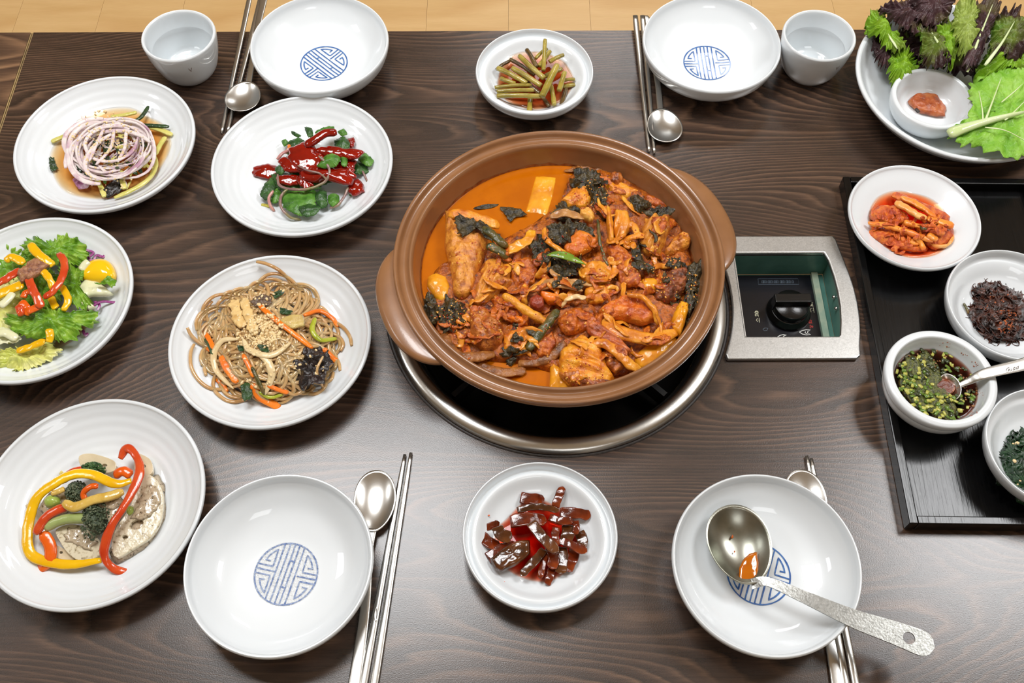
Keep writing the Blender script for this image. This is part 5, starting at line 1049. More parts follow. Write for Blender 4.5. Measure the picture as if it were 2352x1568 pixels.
# ======== salad plate
FRI = F_('frilly_green_lettuce', [(72, 118, 22), (116, 160, 40), (160, 192, 74)], scale=70, coat=.4, rough=.35, bump=.4); FRIY = F_('pale_yellow_lettuce', [(186, 196, 84), (222, 222, 130), (238, 234, 170)], scale=50, coat=.4, rough=.35, bump=.3)
CRM = F_('cream_white_wedge', [(222, 222, 176), (238, 236, 206)], scale=40, bump=.1); PUR = F_('purple_cabbage_edge', [(128, 36, 110), (160, 70, 140), (220, 190, 215)], scale=60)
BRD = liquid('brown_dressing', (214, 160, 90), 380)
C('salad_dressing', 'brown translucent dressing pooled under the front right of the salad', [(120, 790), (160, 740), (200, 700), (228, 700), (224, 735), (200, 770), (160, 800), (132, 812)], .0092, .0022, BRD, n=50, nz=.0001, sharp=.2, base=-.0006)
def fr(label, P, h, m, **k):
    kk = dict(amp=.005, nf=110, jag=.12, jf=3, n=200, K=14, ruff=.0034, rf=24, dome=.004); kk.update(k); return L_('lettuce_leaf', label, P, h, m, **kk)
fr('pale inner lettuce at the far left of the salad', [(-90, 700), (-20, 640), (40, 640), (60, 700), (40, 770), (-40, 790)], .016, FRIY)
fr('white-green lettuce base at the upper left of the salad', [(-60, 600), (0, 570), (60, 575), (80, 620), (30, 650), (-40, 650)], .018, FRI)
fr('frilly green lettuce at the back of the salad', [(46, 568), (72, 545), (105, 552), (140, 542), (182, 550), (204, 580), (196, 612), (150, 606), (110, 606), (68, 594)], .026, FRI)
fr('frilly green lettuce at the right of the salad', [(138, 612), (190, 606), (206, 626), (186, 660), (212, 694), (196, 712), (160, 700), (140, 660)], .025, FRI)
fr('large frilly green leaf across the front of the salad', [(12, 732), (55, 716), (110, 702), (160, 716), (222, 712), (224, 732), (190, 758), (158, 790), (120, 782), (60, 774), (24, 762)], .027, FRI)
fr('pale yellow frilly lettuce at the very front of the salad', [(-10, 806), (50, 800), (118, 786), (138, 808), (112, 828), (62, 852), (18, 852), (-8, 836)], .020, FRIY, ruff=.003)
fr('green lettuce in the centre under the peppers', [(60, 606), (120, 620), (150, 660), (120, 710), (60, 700), (40, 650)], .020, FRI)
for lab, P, h in [('cream onion curl at the left of the salad', [(0, 704), (18, 688), (30, 672)], [.036, .037, .037]), ('white cabbage ribs at the lower left of the salad', [(-20, 770), (10, 764), (40, 778)], [.03, .031, .03]), ('cream rib right of the yellow strips', [(185, 620), (196, 606), (204, 600)], [.03, .032, .032])]:
    S('onion_curl', lab, P, h, .0095, .004, CRM)
L_('cabbage_sheet', 'folded cream cabbage sheet at the front left of the salad', [(-30, 760), (10, 750), (44, 770), (46, 785), (10, 790), (-30, 790)], .026, CRM, n=50)
for lab, P, h, wd, m in [('thick yellow pepper strip at the back of the salad', [(68, 560), (86, 582), (104, 596), (122, 610)], [.038, .04, .04, .038], .0095, YEL), ('yellow pepper strip at the back left of the salad', [(12, 600), (26, 590), (56, 604)], [.036, .038, .038], .0092, YEL), ('yellow strip through the middle of the salad', [(80, 616), (102, 626), (116, 646), (120, 664)], [.039, .041, .041, .038], .0080, YEL),
    ('broad yellow pepper strip at the left of the salad', [(-14, 682), (18, 666), (54, 652)], [.034, .037, .039], .0120, YEL), ('yellow pepper strip right of centre in the salad', [(142, 656), (156, 686), (146, 714)], [.034, .035, .033], .0075, YEL), ('yellow pepper strip low at the front of the salad', [(38, 806), (70, 796), (104, 782)], [.029, .031, .033], .0085, YEL), ('short yellow strip crossing the front green leaf', [(112, 755), (116, 772), (112, 786)], [.036, .035, .033], .0080, YEL), ('hidden yellow strip beneath the red hook', [(116, 680), (124, 700), (130, 708)], [.028, .028, .028], .008, YEL),
    ('hooked red pepper strip right of the salad centre', [(134, 580), (148, 604), (142, 638), (122, 668), (100, 684)], [.039, .042, .043, .042, .039], .0085, RED), ('red pepper strip running down the salad centre', [(64, 636), (78, 670), (96, 706)], [.042, .043, .040], .0092, RED), ('bent orange pepper strip at the salad centre', [(48, 692), (62, 706), (60, 724)], [.038, .038, .034], .0080, ORA), ('red pepper strip at the far left of the salad', [(-10, 652), (18, 638), (46, 618)], [.038, .040, .041], .0095, RED), ('orange strip joining the red hook at the bottom', [(62, 716), (84, 706), (98, 700)], [.037, .037, .038], .0080, ORA), ('short orange strip left of the red centre strip', [(52, 684), (60, 672), (72, 668)], [.037, .038, .039], .0075, ORA)]:
    S('pepper_strip', lab, P, h, wd, .0032, m, sq=.75, nz=.0009)
C('cherry_tomato', 'halved yellow cherry tomato at the right of the salad', [(188, 642), (196, 612), (222, 597), (250, 600), (266, 620), (264, 644), (226, 650)], .024, .010, F_('yellow_cherry_tomato', [(244, 194, 14), (250, 208, 34)], scale=20, bump=.02, rough=.12), nz=.0002, jag=.01, sharp=.1, pw=2, n=50, K=10)
C('tomato_slice', 'small round red tomato slice at the left of the salad', [(34, 706), (46, 697), (57, 706), (56, 722), (42, 726)], .036, .003, RED, jag=.02, sharp=.2)
C('egg_wedge', 'cream white wedge under the yellow tomato', [(176, 660), (198, 642), (230, 650), (262, 676), (246, 682), (212, 682), (188, 688)], .022, .006, CRM, nz=.0008)
C('egg_wedge', 'cream wedge poking out below the right lettuce', [(184, 696), (205, 694), (220, 706), (204, 712)], .022, .004, CRM, nz=.0005)
L_('leaf_piece', 'green leaf scrap lying over the yellow tomato', [(216, 650), (236, 642), (250, 634), (268, 646), (258, 662), (246, 652)], .036, FRI, n=50)
for lab, P, h in [('purple cabbage curl at the right back of the salad', [(192, 572), (214, 580), (204, 592), (214, 598), (222, 586), (238, 590), (238, 582)], [.022]*7), ('purple cabbage shred trailing to the plate rim', [(212, 706), (224, 696), (240, 692), (262, 694), (276, 690), (280, 677)], [.020, .022, .021, .020, .020, .021]), ('purple cabbage shred at the front right of the salad', [(190, 756), (196, 770), (202, 764)], [.016]*3), ('second purple shred below the white wedge', [(216, 692), (228, 700), (224, 712)], [.02]*3)]:
    S('purple_cabbage_shred', lab, P, h, .0030, .0016, PUR)
C('meat_paste', 'brown mashed topping in the middle of the salad', [(40, 632), (60, 605), (84, 592), (96, 600), (118, 608), (100, 622), (78, 640), (50, 650)], .041, .005, F_('brown_mashed_topping', [(120, 70, 52), (168, 116, 84), (186, 140, 96)], scale=180, bump=1), n=60, K=9, nz=.0022, jag=.2)
# ======== dark red strips in front
DRS = F_('dark_red_glossy_strip', [(66, 18, 2), (116, 42, 8), (156, 70, 22)], scale=60, rough=.2, coat=1, bump=.25, bscale=120, bdist=.002)
DRS2 = F_('dark_olive_glossy_strip', [(52, 28, 8), (92, 50, 20), (124, 74, 36)], scale=60, rough=.2, coat=1, bump=.25, bscale=120, bdist=.002)
RJ = liquid('dark_red_sauce_juice', (246, 140, 4), 560)
C('chili_oil', 'red-orange sauce spread under the dark strips in the front dish', [(1106, 1216), (1160, 1192), (1192, 1152), (1204, 1132), (1250, 1140), (1296, 1172), (1338, 1200), (1344, 1255), (1330, 1300), (1290, 1326), (1256, 1346), (1190, 1330), (1146, 1312), (1118, 1270), (1104, 1240)], .0122, .0022, RJ, n=70, nz=.0001, sharp=.3, base=-.0040, jag=.03)
ds = [('right-pointing strip at the back right', [(1286, 1178), (1320, 1178), (1357, 1184)], .021, 20, 0), ('upright spike at the back', [(1275, 1164), (1284, 1142), (1292, 1118)], .023, 15, 0), ('square-cut strip at the back left', [(1196, 1143), (1224, 1146), (1250, 1148)], .019, 22, 0), ('thin dark strip along the back', [(1188, 1172), (1234, 1163), (1284, 1172)], .025, 12, 1), ('broad red strip behind the centre', [(1172, 1198), (1214, 1192), (1256, 1196)], .024, 26, 0),
      ('thick strip lying diagonally on top', [(1220, 1200), (1248, 1236), (1282, 1268)], .033, 19, 1), ('short upright strip in the centre right', [(1277, 1212), (1276, 1232), (1278, 1254)], .029, 14, 0), ('strip pointing to the lower right', [(1284, 1240), (1315, 1252), (1348, 1268)], .025, 15, 0), ('wide strip right of centre', [(1306, 1206), (1304, 1226), (1296, 1246)], .023, 24, 1), ('strip hanging down at the lower right', [(1290, 1256), (1292, 1288), (1286, 1318)], .019, 20, 1),
      ('strip curving down at the lower middle', [(1250, 1262), (1226, 1290), (1196, 1322)], .023, 15, 1), ('narrow strip at the bottom middle', [(1254, 1270), (1246, 1300), (1240, 1328)], .020, 12, 0), ('short pointed strip at the very bottom', [(1268, 1306), (1262, 1324), (1256, 1344)], .016, 15, 0), ('flat red strip at the far left', [(1102, 1216), (1124, 1208), (1148, 1200)], .016, 13, 0), ('folded strip at the left', [(1106, 1230), (1122, 1246), (1148, 1256)], .018, 22, 0), ('shiny lump left of centre', [(1142, 1210), (1150, 1226), (1176, 1236)], .025, 22, 1), ('short strip at the right', [(1322, 1196), (1324, 1212), (1320, 1228)], .024, 12, 0), ('dark strip at the right edge', [(1330, 1222), (1338, 1242), (1334, 1262)], .018, 20, 1), ('red strip at the lower right edge', [(1320, 1262), (1312, 1288), (1300, 1310)], .018, 20, 0), ('strip beneath the top diagonal one', [(1262, 1256), (1272, 1282), (1266, 1306)], .021, 20, 0), ('strip lying under the wide brown one', [(1120, 1282), (1150, 1264), (1190, 1248)], .020, 22, 0), ('small strip at the centre back', [(1262, 1188), (1290, 1196), (1316, 1194)], .027, 14, 0)]
rnd = random.Random(77)
for lab, P, h, wd, q in ds: S('seasoned_strip', 'dark glossy '+lab+' of the front dish', P, [h-.001, h+.001, h][:len(P)], wd*PXM*1.2, .0026, DRS2 if q else DRS, sq=.45, nz=.0009, curl=.08, taper=(.9, .2), twist=rnd.uniform(-.6, .6))
C('seasoned_strip', 'widest brown sheet-like strip at the left of the front dish', [(1125, 1284), (1158, 1256), (1192, 1240), (1217, 1240), (1218, 1272), (1190, 1296), (1150, 1314), (1136, 1306)], .025, .0035, DRS2, nz=.0012, jag=.02, sharp=.8)
S('seasoned_strip', 'thin orange sliver at the lower left of the front dish', [(1142, 1330), (1160, 1326), (1178, 1321)], .0115, .0026, .0012, ORA)
for (u, v), lb in zip(((1218, 1362), (1291, 1361), (1123, 1183), (1158, 1336)), ('below the middle of the dark strips', 'below the lower right of the dark strips', 'at the upper left of the dark strips', 'beside the thin orange sliver')): C('sauce_drop', 'tiny orange sauce drop on the front dish '+lb, [(u-3, v), (u, v-2), (u+3, v), (u, v+2)], zDB(math.hypot(at(u, v, .012).x-.0273, at(u, v, .012).y-.3139))+.0001, .0005, ORA, n=10, K=2, base=-.0002, jag=0)
# ======== garlic stems in soy
SOY2 = liquid('dark_soy', (236, 170, 40), 260)
pool('soy_pickle_juice', 'brown soy juice around the pickled garlic stems', 'broth', .0317, .9044, gDT, 0, .0178, SOY2, jag=.12, seed=5)
GST = F_('pickled_garlic_stem', [(126, 112, 40), (168, 150, 64), (190, 172, 90)], scale=50, stretch=(1, 1, 1), bump=.15, rough=.25); GSTB = F_('browned_garlic_stem', [(78, 58, 34), (120, 96, 50)], scale=50, bump=.2, rough=.25)
TIP = mat('brown_stem_tip', [(90, 58, 34)], rough=.4)
gs = [((1143, 156), (1176, 172), (1210, 191), 14, .026, 0), ((1177, 156), (1208, 174), (1243, 197), 14, .029, 0), ((1193, 128), (1218, 152), (1250, 180), 14, .034, 0), ((1172, 136), (1200, 152), (1228, 172), 11, .024, 1), ((1210, 114), (1220, 130), (1233, 154), 12, .033, 1), ((1252, 92), (1250, 128), (1248, 162), 11, .036, 0), ((1230, 134), (1242, 122), (1256, 112), 10, .030, 0), ((1238, 152), (1250, 136), (1263, 118), 12, .033, 0), ((1262, 142), (1278, 133), (1294, 126), 11, .031, 0), ((1280, 150), (1262, 186), (1245, 222), 17, .036, 0), ((1297, 166), (1291, 186), (1284, 208), 13, .030, 0), ((1136, 201), (1180, 196), (1222, 195), 10, .024, 0), ((1141, 210), (1182, 207), (1226, 207), 11, .027, 0), ((1141, 220), (1190, 219), (1242, 221), 13, .030, 0), ((1150, 180), (1166, 186), (1184, 192), 12, .022, 0), ((1265, 196), (1270, 218), (1273, 241), 12, .025, 0), ((1218, 226), (1217, 240), (1216, 256), 13, .020, 0), ((1290, 186), (1306, 182), (1320, 182), 9, .022, 0), ((1290, 200), (1306, 196), (1320, 194), 10, .020, 0), ((1302, 196), (1296, 218), (1288, 244), 11, .018, 1), ((1246, 222), (1254, 234), (1262, 244), 10, .019, 1), ((1140, 160), (1152, 150), (1170, 140), 9, .024, 1), ((1250, 176), (1270, 166), (1290, 158), 12, .024, 0), ((1200, 180), (1222, 200), (1240, 215), 12, .021, 1)]
gl_ = ['left-most upper stem of the three parallel diagonal ones', 'middle stem of the three parallel diagonal ones', 'right-most and highest stem of the three parallel diagonal ones', 'browned stem behind the three parallel diagonal ones', 'flat grey-brown stem standing at the back', 'upright stem standing tallest at the back', 'short stem behind the upright one', 'slanting stem leaning on the upright one', 'stem pointing to the back right', 'thick pale stem lying on top towards the front', 'steep pale stem at the right', 'upper one of the three level stems at the left', 'middle one of the three level stems at the left', 'front one of the three level stems at the left', 'short stem under the level ones', 'steep stem at the front right of centre', 'bright yellow stub sticking out at the very front', 'upper stub end at the far right', 'lower stub end at the far right', 'brown sunken stem at the right front', 'brown sunken stub at the front middle', 'brown stub at the left back', 'stem half hidden under the thick pale one', 'brown stem under the crossing in the middle']
gl_ = ['pickled garlic '+t for t in gl_]
for i, (a, b, c, wd, h, q) in enumerate(gs):
    o_ = S('garlic_scape', gl_[i], [a, b, c], [h-.001, h, h-.001], wd*PXM*1.12, wd*PXM*1.0, GSTB if q else GST, k=12, taper=(.92, .92), nz=.0003)
# ======== kimchi
KJ = liquid('orange_kimchi_juice', (253, 176, 10), 420)
pool('kimchi_juice', 'bright orange juice around the kimchi', 'broth', .4484, .6759, gDK, .0062, .0240, KJ, jag=.06, seed=8)
KR = F_('red_kimchi', [(168, 52, 0), (210, 94, 8), (234, 138, 36)], scale=150, bump=1); KO = F_('orange_kimchi_rib', [(228, 120, 20), (244, 160, 60), (222, 100, 20)], scale=70, bump=.3); KP = F_('pale_kimchi_rib', [(238, 150, 60), (246, 196, 120)], scale=80, bump=.3)
C('kimchi_piece', 'red seasoned kimchi mass at the left of the dish', [(1996, 496), (2012, 476), (2048, 474), (2082, 492), (2090, 512), (2050, 520), (2008, 512)], .0260, .007, KR, nz=.0022, n=50, K=9)
C('kimchi_piece', 'dark red kimchi base under the front strips', [(1992, 528), (2040, 526), (2090, 540), (2128, 566), (2130, 580), (2080, 576), (2020, 556), (1994, 542)], .0235, .006, KR, nz=.0022, n=50, K=9)
C('kimchi_piece', 'orange kimchi base at the right of the dish', [(2100, 520), (2150, 510), (2192, 528), (2188, 552), (2150, 574), (2118, 560)], .0235, .008, KR, nz=.002)
for lab, P, h, wd, m in [('orange kimchi rib along the back edge', [(2050, 446), (2090, 462), (2140, 484), (2180, 502)], [.027, .031, .032, .030], 24, KR), ('palest kimchi rib on top', [(2056, 464), (2082, 478), (2108, 494), (2128, 502)], [.034, .037, .037, .036], 19, KP), ('long flat orange rib at the front left', [(1994, 512), (2034, 518), (2078, 530), (2142, 554)], [.032, .034, .035, .033], 14, KO), ('red-orange rib through the middle', [(2076, 510), (2100, 516), (2128, 526)], [.036, .038, .037], 14, KO),
    ('kimchi rib at the right end', [(2130, 500), (2160, 510), (2190, 520)], [.034, .036, .034], 20, KO), ('orange rib behind the palest one', [(2070, 452), (2110, 472), (2150, 500)], [.033, .036, .036], 16, KO), ('kimchi strip hanging down at the front', [(2104, 542), (2114, 556), (2122, 574)], [.034, .031, .026], 14, KO), ('orange lump below the long flat rib', [(2082, 550), (2096, 556), (2110, 558)], [.029, .030, .029], 16, KO), ('thin yellow rib curling at the lower right', [(2136, 560), (2160, 566), (2180, 560), (2190, 540)], [.026, .027, .027, .028], 8, KP), ('broad kimchi rib right of the dark spot', [(2120, 518), (2145, 528), (2170, 534)], [.037, .038, .035], 20, KR), ('short cut rib at the right front', [(2130, 538), (2142, 545), (2152, 548)], [.036, .035, .033], 20, KO)]:
    S('kimchi_piece', lab+' of the kimchi pile', P, h, wd*PXM, .0042, m, nz=.0011, sq=.6)
C('kimchi_piece', 'dark green-brown spot of leaf in the middle of the kimchi', [(2112, 520), (2125, 514), (2134, 520), (2130, 528), (2116, 528)], .040, .002, OLIVE, n=24, K=5)
scraps('kimchi_shreds', 'red seasoned shreds over the kimchi pile', [(2040, 495, 36), (2100, 520, 40), (2150, 530, 34), (2070, 550, 34)], 46, KR, 65, (.003, .007), (14, 40), (0, .0022), nz=.0012)
# ======== shredded seaweed and spinach tangles
def tangle(name, label, cat, reg, n, m, seed, w_, zb, zt, seg=(4, 7), step=11, amp=.5, crump=.0008, t=.0007):
    rnd = random.Random(seed); B = MB(); cu, cv, ru, rv = reg
    for i in range(n):
        a = rnd.random()*2*PI; q = math.sqrt(rnd.random())*.95; u, v = cu+ru*q*math.cos(a), cv+rv*q*math.sin(a); an = rnd.random()*2*PI; P = []; dz = rnd.uniform(-.3, 0)
        for k in range(rnd.randint(*seg)):
            e = ((u-cu)/ru)**2+((v-cv)/rv)**2
            if e > 1.05: an += 1.3
            P.append(tuple(at(u, v, zb+(zt-zb)*max(0, max(0, 1-e)**.7+dz*max(0, 1-e))+rnd.uniform(0, .0022)))); u += step*math.cos(an); v += step*.9*math.sin(an); an += rnd.uniform(-amp, amp)*2
        W = w_*rnd.uniform(.6, 1.4); B.add(*sweep(P, (lambda W: lambda s: W*(.5+.5*math.sin(PI*s)))(W), t, n=len(P)*4, k=6, nz=crump, twist=rnd.uniform(-2.5, 2.5), taper=(.3, .3)))
    return food(name, label, cat, (B.v, B.f), m, kind='stuff')
GIM = F_('dark_brown_seaweed', [(24, 14, 10), (52, 28, 20), (92, 46, 28), (30, 20, 14)], scale=120, rough=.25, bump=.6)
tangle('shredded_seaweed', 'tangle of dark brown seasoned seaweed shreds in the right tray dish', 'seaweed', (2302, 722, 66, 62), 300, GIM, 31, .0075, .0155, .034)
tangle('seaweed_clump', 'loose seaweed wisps at the back left of the seaweed heap', 'seaweed', (2268, 668, 26, 16), 40, GIM, 32, .004, .020, .028)
C('seaweed_piece', 'brown seaweed flap sticking out at the left of the heap', [(2224, 712), (2236, 700), (2248, 722), (2258, 730), (2252, 744), (2236, 742), (2226, 728)], .020, .002, GIM, n=30)
S('seaweed_strand', 'thin olive seaweed strand at the far left of the heap', [(2213, 696), (2219, 706), (2226, 720)], [.023, .022, .02], .0032, .001, OLIVE)
bits('chili_flakes', 'orange chili flakes on the seaweed heap', 'chili', [(2318, 730, 20), (2310, 750, 18), (2290, 700, 40)], 70, .0019, F_('orange_flake', [(140, 60, 24), (196, 110, 50)], scale=200), 33)
SPI = F_('dark_green_spinach', [(14, 38, 20), (26, 62, 32), (52, 92, 52)], scale=80, rough=.3, bump=.5)
tangle('spinach', 'heap of dark green seasoned spinach in the lower right tray dish', 'spinach', (2366, 1062, 68, 72), 260, SPI, 41, .0080, .0150, .036, step=14, crump=.0012, t=.0010)
tangle('spinach_wisp', 'single spinach wisp curling at the back left of the spinach', 'spinach', (2338, 1006, 10, 10), 8, SPI, 42, .003, .020, .030, step=9)
bits('sesame_seeds', 'sesame seeds on and beside the spinach', 'sesame', [(2340, 1110, 14), (2332, 1015, 8), (2345, 1070, 20)], 9, .0030, SES, 43, shape=1.5)
# ======== scallion soy sauce
SS3 = liquid('dark_brown_sauce', (216, 140, 60), 420)
pool('soy_sauce', 'dark soy sauce filling the deep tray bowl', 'sauce', .4276, .4670, gDS, .0062, .0345, SS3)
SCG = [F_('chopped_scallion_green', [(84, 112, 30), (122, 148, 50)], scale=60, bump=.1), F_('chopped_scallion_yellow', [(168, 170, 70), (206, 200, 110)], scale=60, bump=.1), F_('chopped_scallion_dark', [(40, 54, 18), (76, 82, 34)], scale=60, bump=.1), F_('brown_seed', [(120, 78, 40), (176, 124, 70)], scale=90, bump=.1)]
rnd = random.Random(51); bases = []
for mi, m in enumerate(SCG):
    for sh in range(2):
        w_, l_ = ((.0032, .0058), (.0042, .0044))[sh] if mi < 3 else ((.0018, .0026), (.0016, .002))[sh]
        v, f = sweep([(-l_/2, 0, 0), (0, 0, .0002), (l_/2, 0, 0)], w_, w_*.5, n=5, k=7, taper=(.85, .85), sq=.7)
        me = bpy.data.meshes.new('scallion_piece'); me.from_pydata([tuple(p) for p in v], [], f); me.polygons.foreach_set('use_smooth', [True]*len(me.polygons)); me.materials.append(m); bases.append((me, mi))
scx, scy, slv = .4276, .4670, .0345
for i in range(290):
    a = rnd.random()*2*PI; q = math.sqrt(rnd.random())*.0400; x, y = q*math.cos(a), q*math.sin(a)
    side = (-x*.8-y*.7)/.04                          # the greens crowd the near left half
    r = rnd.random()
    if side < -.1 and r < .45: mi = rnd.choice((2, 3, 3))
    elif side < .1: mi = rnd.choice((0, 1, 2, 3))
    else: mi = rnd.choice((0, 0, 1, 1, 2, 0))
    if abs(x-.008) < .011 and abs(y-.001) < .012 and side < .6: continue
    o = bpy.data.objects.new('scallion_piece' if mi < 3 else 'spice_seed', bases[mi*2+rnd.randint(0, 1)][0]); link(o)
    o.location = (scx+x, scy+y, slv+.0004+rnd.random()*.0022*(1 if side > 0 else .3)); o.rotation_euler = (rnd.uniform(-.4, .4), rnd.uniform(-.4, .4), rnd.random()*6.3); s = rnd.uniform(.6, 1.15); o.scale = (s, s, s)
    tag(o, 'chopped green scallion bit floating in the soy sauce bowl' if mi < 3 else 'small brown seed floating in the soy sauce bowl', 'scallion' if mi < 3 else 'seed', 'chopped scallion in the sauce bowl' if mi < 3 else 'seeds in the sauce bowl')
bits('sauce_speckles', 'red-brown speckles clinging to the inner wall of the sauce bowl', 'sauce', [(2215, 810, 14), (2238, 836, 12), (2250, 905, 10), (2170, 795, 14), (2235, 950, 10)], 42, .0010, F_('sauce_stain', [(160, 70, 20), (190, 100, 40)]), 52)
C('scallion_mash', 'olive mash of fine scallion crowding the near left half of the sauce', [(2066, 850), (2085, 815), (2130, 808), (2160, 850), (2172, 890), (2200, 930), (2190, 962), (2150, 964), (2100, 930), (2070, 890)], .0338, .0014, F_('olive_scallion_mash', [(26, 28, 8), (66, 72, 24), (112, 116, 48), (44, 36, 14)], scale=380, bump=1), nz=.0010, jag=.25, n=90, K=14, base=-.001)['kind'] = 'stuff'
C('sauce_in_spoon', 'brown sauce held in the half-sunk teaspoon', [(2148, 880), (2160, 868), (2182, 872), (2196, 884), (2190, 900), (2176, 912), (2158, 904)], .0335, .0016, F_('brown_sauce_film', [(96, 38, 8), (130, 60, 16)], rough=.1, coat=1), nz=.0001, jag=.02)
# ======== bean paste
C('bean_paste', 'orange-brown bean paste in the tiny white cup', [(2084, 234), (2098, 220), (2124, 214), (2152, 221), (2172, 246), (2171, 268), (2140, 266), (2106, 256)], .0255, .006, F_('bean_paste', [(140, 64, 26), (178, 90, 40), (200, 122, 66)], scale=110, bump=.5), n=50, K=9, nz=.0016)
C('cup_chip', 'dark chip of pepper on the rim of the tiny cup', [(2101, 250), (2106, 247), (2114, 256), (2108, 258)], .0500, .0008, mat('dark_chip', [(60, 50, 48)]), n=12, K=3)
# ======== lettuce
RL = F_('red_leaf_lettuce', [(96, 132, 40), (112, 128, 52), (70, 48, 44), (60, 38, 40)], scale=16, contrast=(.38, .62), coat=.3, rough=.42, bump=.5, bscale=300)
GL = F_('green_leaf_lettuce', [(96, 140, 20), (140, 180, 44), (120, 130, 60)], scale=22, coat=.3, rough=.4, bump=.5, bscale=300); PL = F_('purple_leaf_lettuce', [(48, 34, 34), (84, 58, 62), (104, 96, 60)], scale=24, coat=.3, rough=.42, bump=.5, bscale=300)
NAP = F_('napa_leaf', [(112, 168, 44), (146, 194, 74), (166, 206, 100)], scale=40, coat=.25, rough=.42, bump=.9, bscale=150, bdist=.003); RIB = F_('pale_leaf_rib', [(206, 222, 160), (226, 236, 194)], scale=40, bump=.1)
def lf(label, P, h, m, rib=None, **k):
    kk = dict(amp=.008, nf=70, jag=.09, jf=2.4, n=240, K=18, ruff=.0052, rf=20, dome=.008, thick=.0006); kk.update(k)
    v, f = sheet(px(P, h), **kk); V = np.array(v); o_ = V.mean(0); o_[2] = V[:, 2].min()
    root = empty('lettuce_leaf', tuple(o_), label, 'lettuce'); mesh('blade', V-o_, f, m, root)
    for R in rib or []:
        w0 = R[0]; vv, ff = sweep([tuple(np.array(at(*p))-o_) for p in R[1:]], (lambda w0: lambda s: w0*(1-.75*s))(w0), w0*.45, n=20, k=8); mesh('leaf_rib', vv, ff, RIB, root)
    return root
lf('dark purple leaf lowest under the middle of the heap', [(2060, 80), (2120, 50), (2200, 60), (2260, 100), (2230, 146), (2160, 148), (2100, 130)], .044, PL)
lf('olive leaf low behind the left of the tiny cup', [(2030, 90), (2080, 70), (2120, 100), (2120, 160), (2080, 170), (2040, 150)], .036, RL)
lf('dark shadowed leaf under the left of the lettuce heap', [(2002, 96), (2030, 80), (2060, 110), (2046, 152), (2022, 156)], .038, PL)
lf('bright green ruffled leaf at the left end of the heap', [(1990, 50), (2010, 22), (2036, 40), (2058, 74), (2078, 108), (2066, 122), (2030, 112), (2012, 80), (1994, 78)], .055, GL, rib=[(.004, (2062, 112, .060), (2040, 80, .064), (2015, 45, .062))])
lf('dark purple ruffled leaf at the back left', [(2020, 22), (2060, 4), (2112, -4), (2128, 40), (2112, 88), (2086, 80), (2060, 56)], .066, PL)
lf('purple crumpled leaf behind the middle of the heap', [(2090, 0), (2150, -22), (2190, -8), (2180, 40), (2140, 60), (2104, 40)], .074, PL)
lf('yellow-green leaf standing left of the tiny cup', [(2040, 140), (2072, 118), (2100, 128), (2108, 158), (2070, 188), (2044, 184)], .046, GL, ruff=.004)
lf('green leaf with curled tip in the middle', [(2104, 66), (2138, 50), (2160, 66), (2178, 96), (2184, 150), (2150, 156), (2122, 150), (2116, 110)], .068, RL, rib=[(.006, (2168, 152, .070), (2160, 110, .076), (2140, 75, .078))])
lf('olive leaf fold right of the curled tip', [(2150, 60), (2180, 40), (2206, 60), (2200, 110), (2188, 152), (2166, 140)], .070, GL)
lf('pale green ruffled leaf at the top centre right', [(2186, 60), (2196, 14), (2226, -6), (2248, 20), (2246, 70), (2238, 120), (2208, 130), (2196, 100)], .080, F_('pale_green_lettuce', [(140, 160, 70), (168, 184, 96)], scale=22, coat=.3, rough=.42, bump=.5, bscale=300))
lf('tall purple-brown leaf leaning right behind the napa leaf', [(2244, 0), (2296, -14), (2294, 30), (2270, 80), (2250, 140), (2222, 168), (2206, 150), (2236, 90)], .078, PL, ruff=.003, rib=[(.0045, (2222, 165, .079), (2248, 90, .086), (2280, 10, .088))])
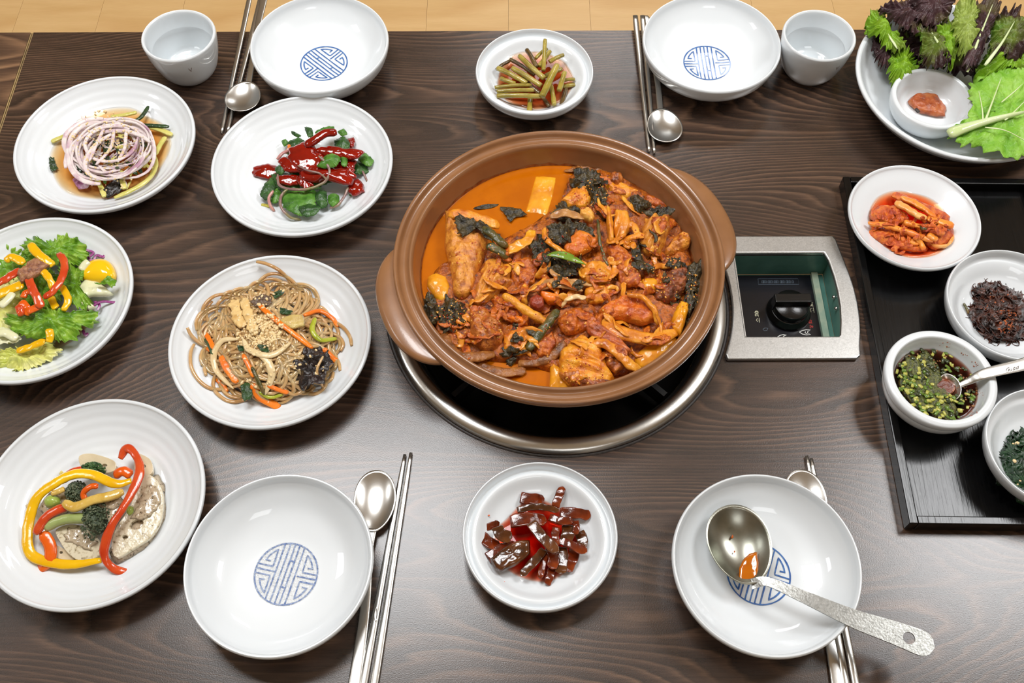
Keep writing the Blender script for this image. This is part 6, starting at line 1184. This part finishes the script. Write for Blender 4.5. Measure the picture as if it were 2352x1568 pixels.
lf('mixed green and purple leaf at the right back', [(2288, 34), (2330, 16), (2366, 40), (2380, 90), (2340, 130), (2292, 126), (2276, 140), (2270, 110)], .070, RL, rib=[(.005, (2262, 150, .072), (2300, 100, .078), (2330, 50, .080))])
lf('green leaf filling the right edge of the heap', [(2240, 165), (2280, 110), (2340, 90), (2400, 100), (2400, 160), (2300, 160), (2260, 180)], .058, GL)
lf('olive base leaf under the middle of the heap', [(2110, 110), (2170, 96), (2240, 120), (2248, 168), (2205, 164), (2130, 148)], .048, RL)
lf('large flat light green leaf with white veins at the right', [(2226, 196), (2244, 172), (2276, 160), (2300, 138), (2352, 124), (2410, 150), (2440, 250), (2400, 345), (2330, 362), (2268, 350), (2250, 334), (2206, 330), (2182, 312), (2196, 288), (2226, 268), (2232, 240)], .056, NAP, amp=.004, nf=100, jag=.04, jf=5, ruff=.0016, rf=21, K=18, n=180, dome=.004,
   rib=[(.0165, (2178, 308, .0595), (2215, 294, 0.0641), (2268, 278, .0655), (2352, 258, .0655)), (.003, (2262, 280, 0.0656), (2280, 232, 0.0661), (2300, 178, 0.0646)), (.0024, (2258, 280, 0.0656), (2256, 250, 0.0658), (2248, 208, 0.0641)), (.0028, (2308, 276, 0.0656), (2330, 256, 0.0658), (2360, 226, 0.0646)), (.0024, (2262, 292, .0635), (2310, 300, 0.0656), (2360, 326, 0.0636)), (.002, (2300, 235, .0635), (2330, 210, .064), (2352, 190, .063))])
# ======== sauce left in the ladle
lx = lad.location
C('sauce_residue', 'orange sauce drop left in the hollow of the ladle', [(1698, 1306), (1706, 1286), (1722, 1270), (1738, 1268), (1742, 1296), (1740, 1326), (1716, 1340), (1698, 1336)], .0290, .0016, BROTH, n=40, nz=.0004, base=-.002)
for lab, u, v, r in (('upper left', 1682, 1232, 5), ('middle', 1687, 1266, 3), ('right rim', 1760, 1218, 4), ('small tan right', 1741, 1237, 4), ('top rim', 1687, 1162, 4)):
    hh = .0225+.000075*math.hypot(u-1700, v-1250)
    C('chili_flake', lab+' chili flake stuck inside the ladle', [(u-r*.7, v+r*.5), (u, v-r), (u+r*.7, v), (u, v+r)], hh+.001, .0006, REDM if 'tan' not in lab else GARL, n=12, K=3, base=-.0005)
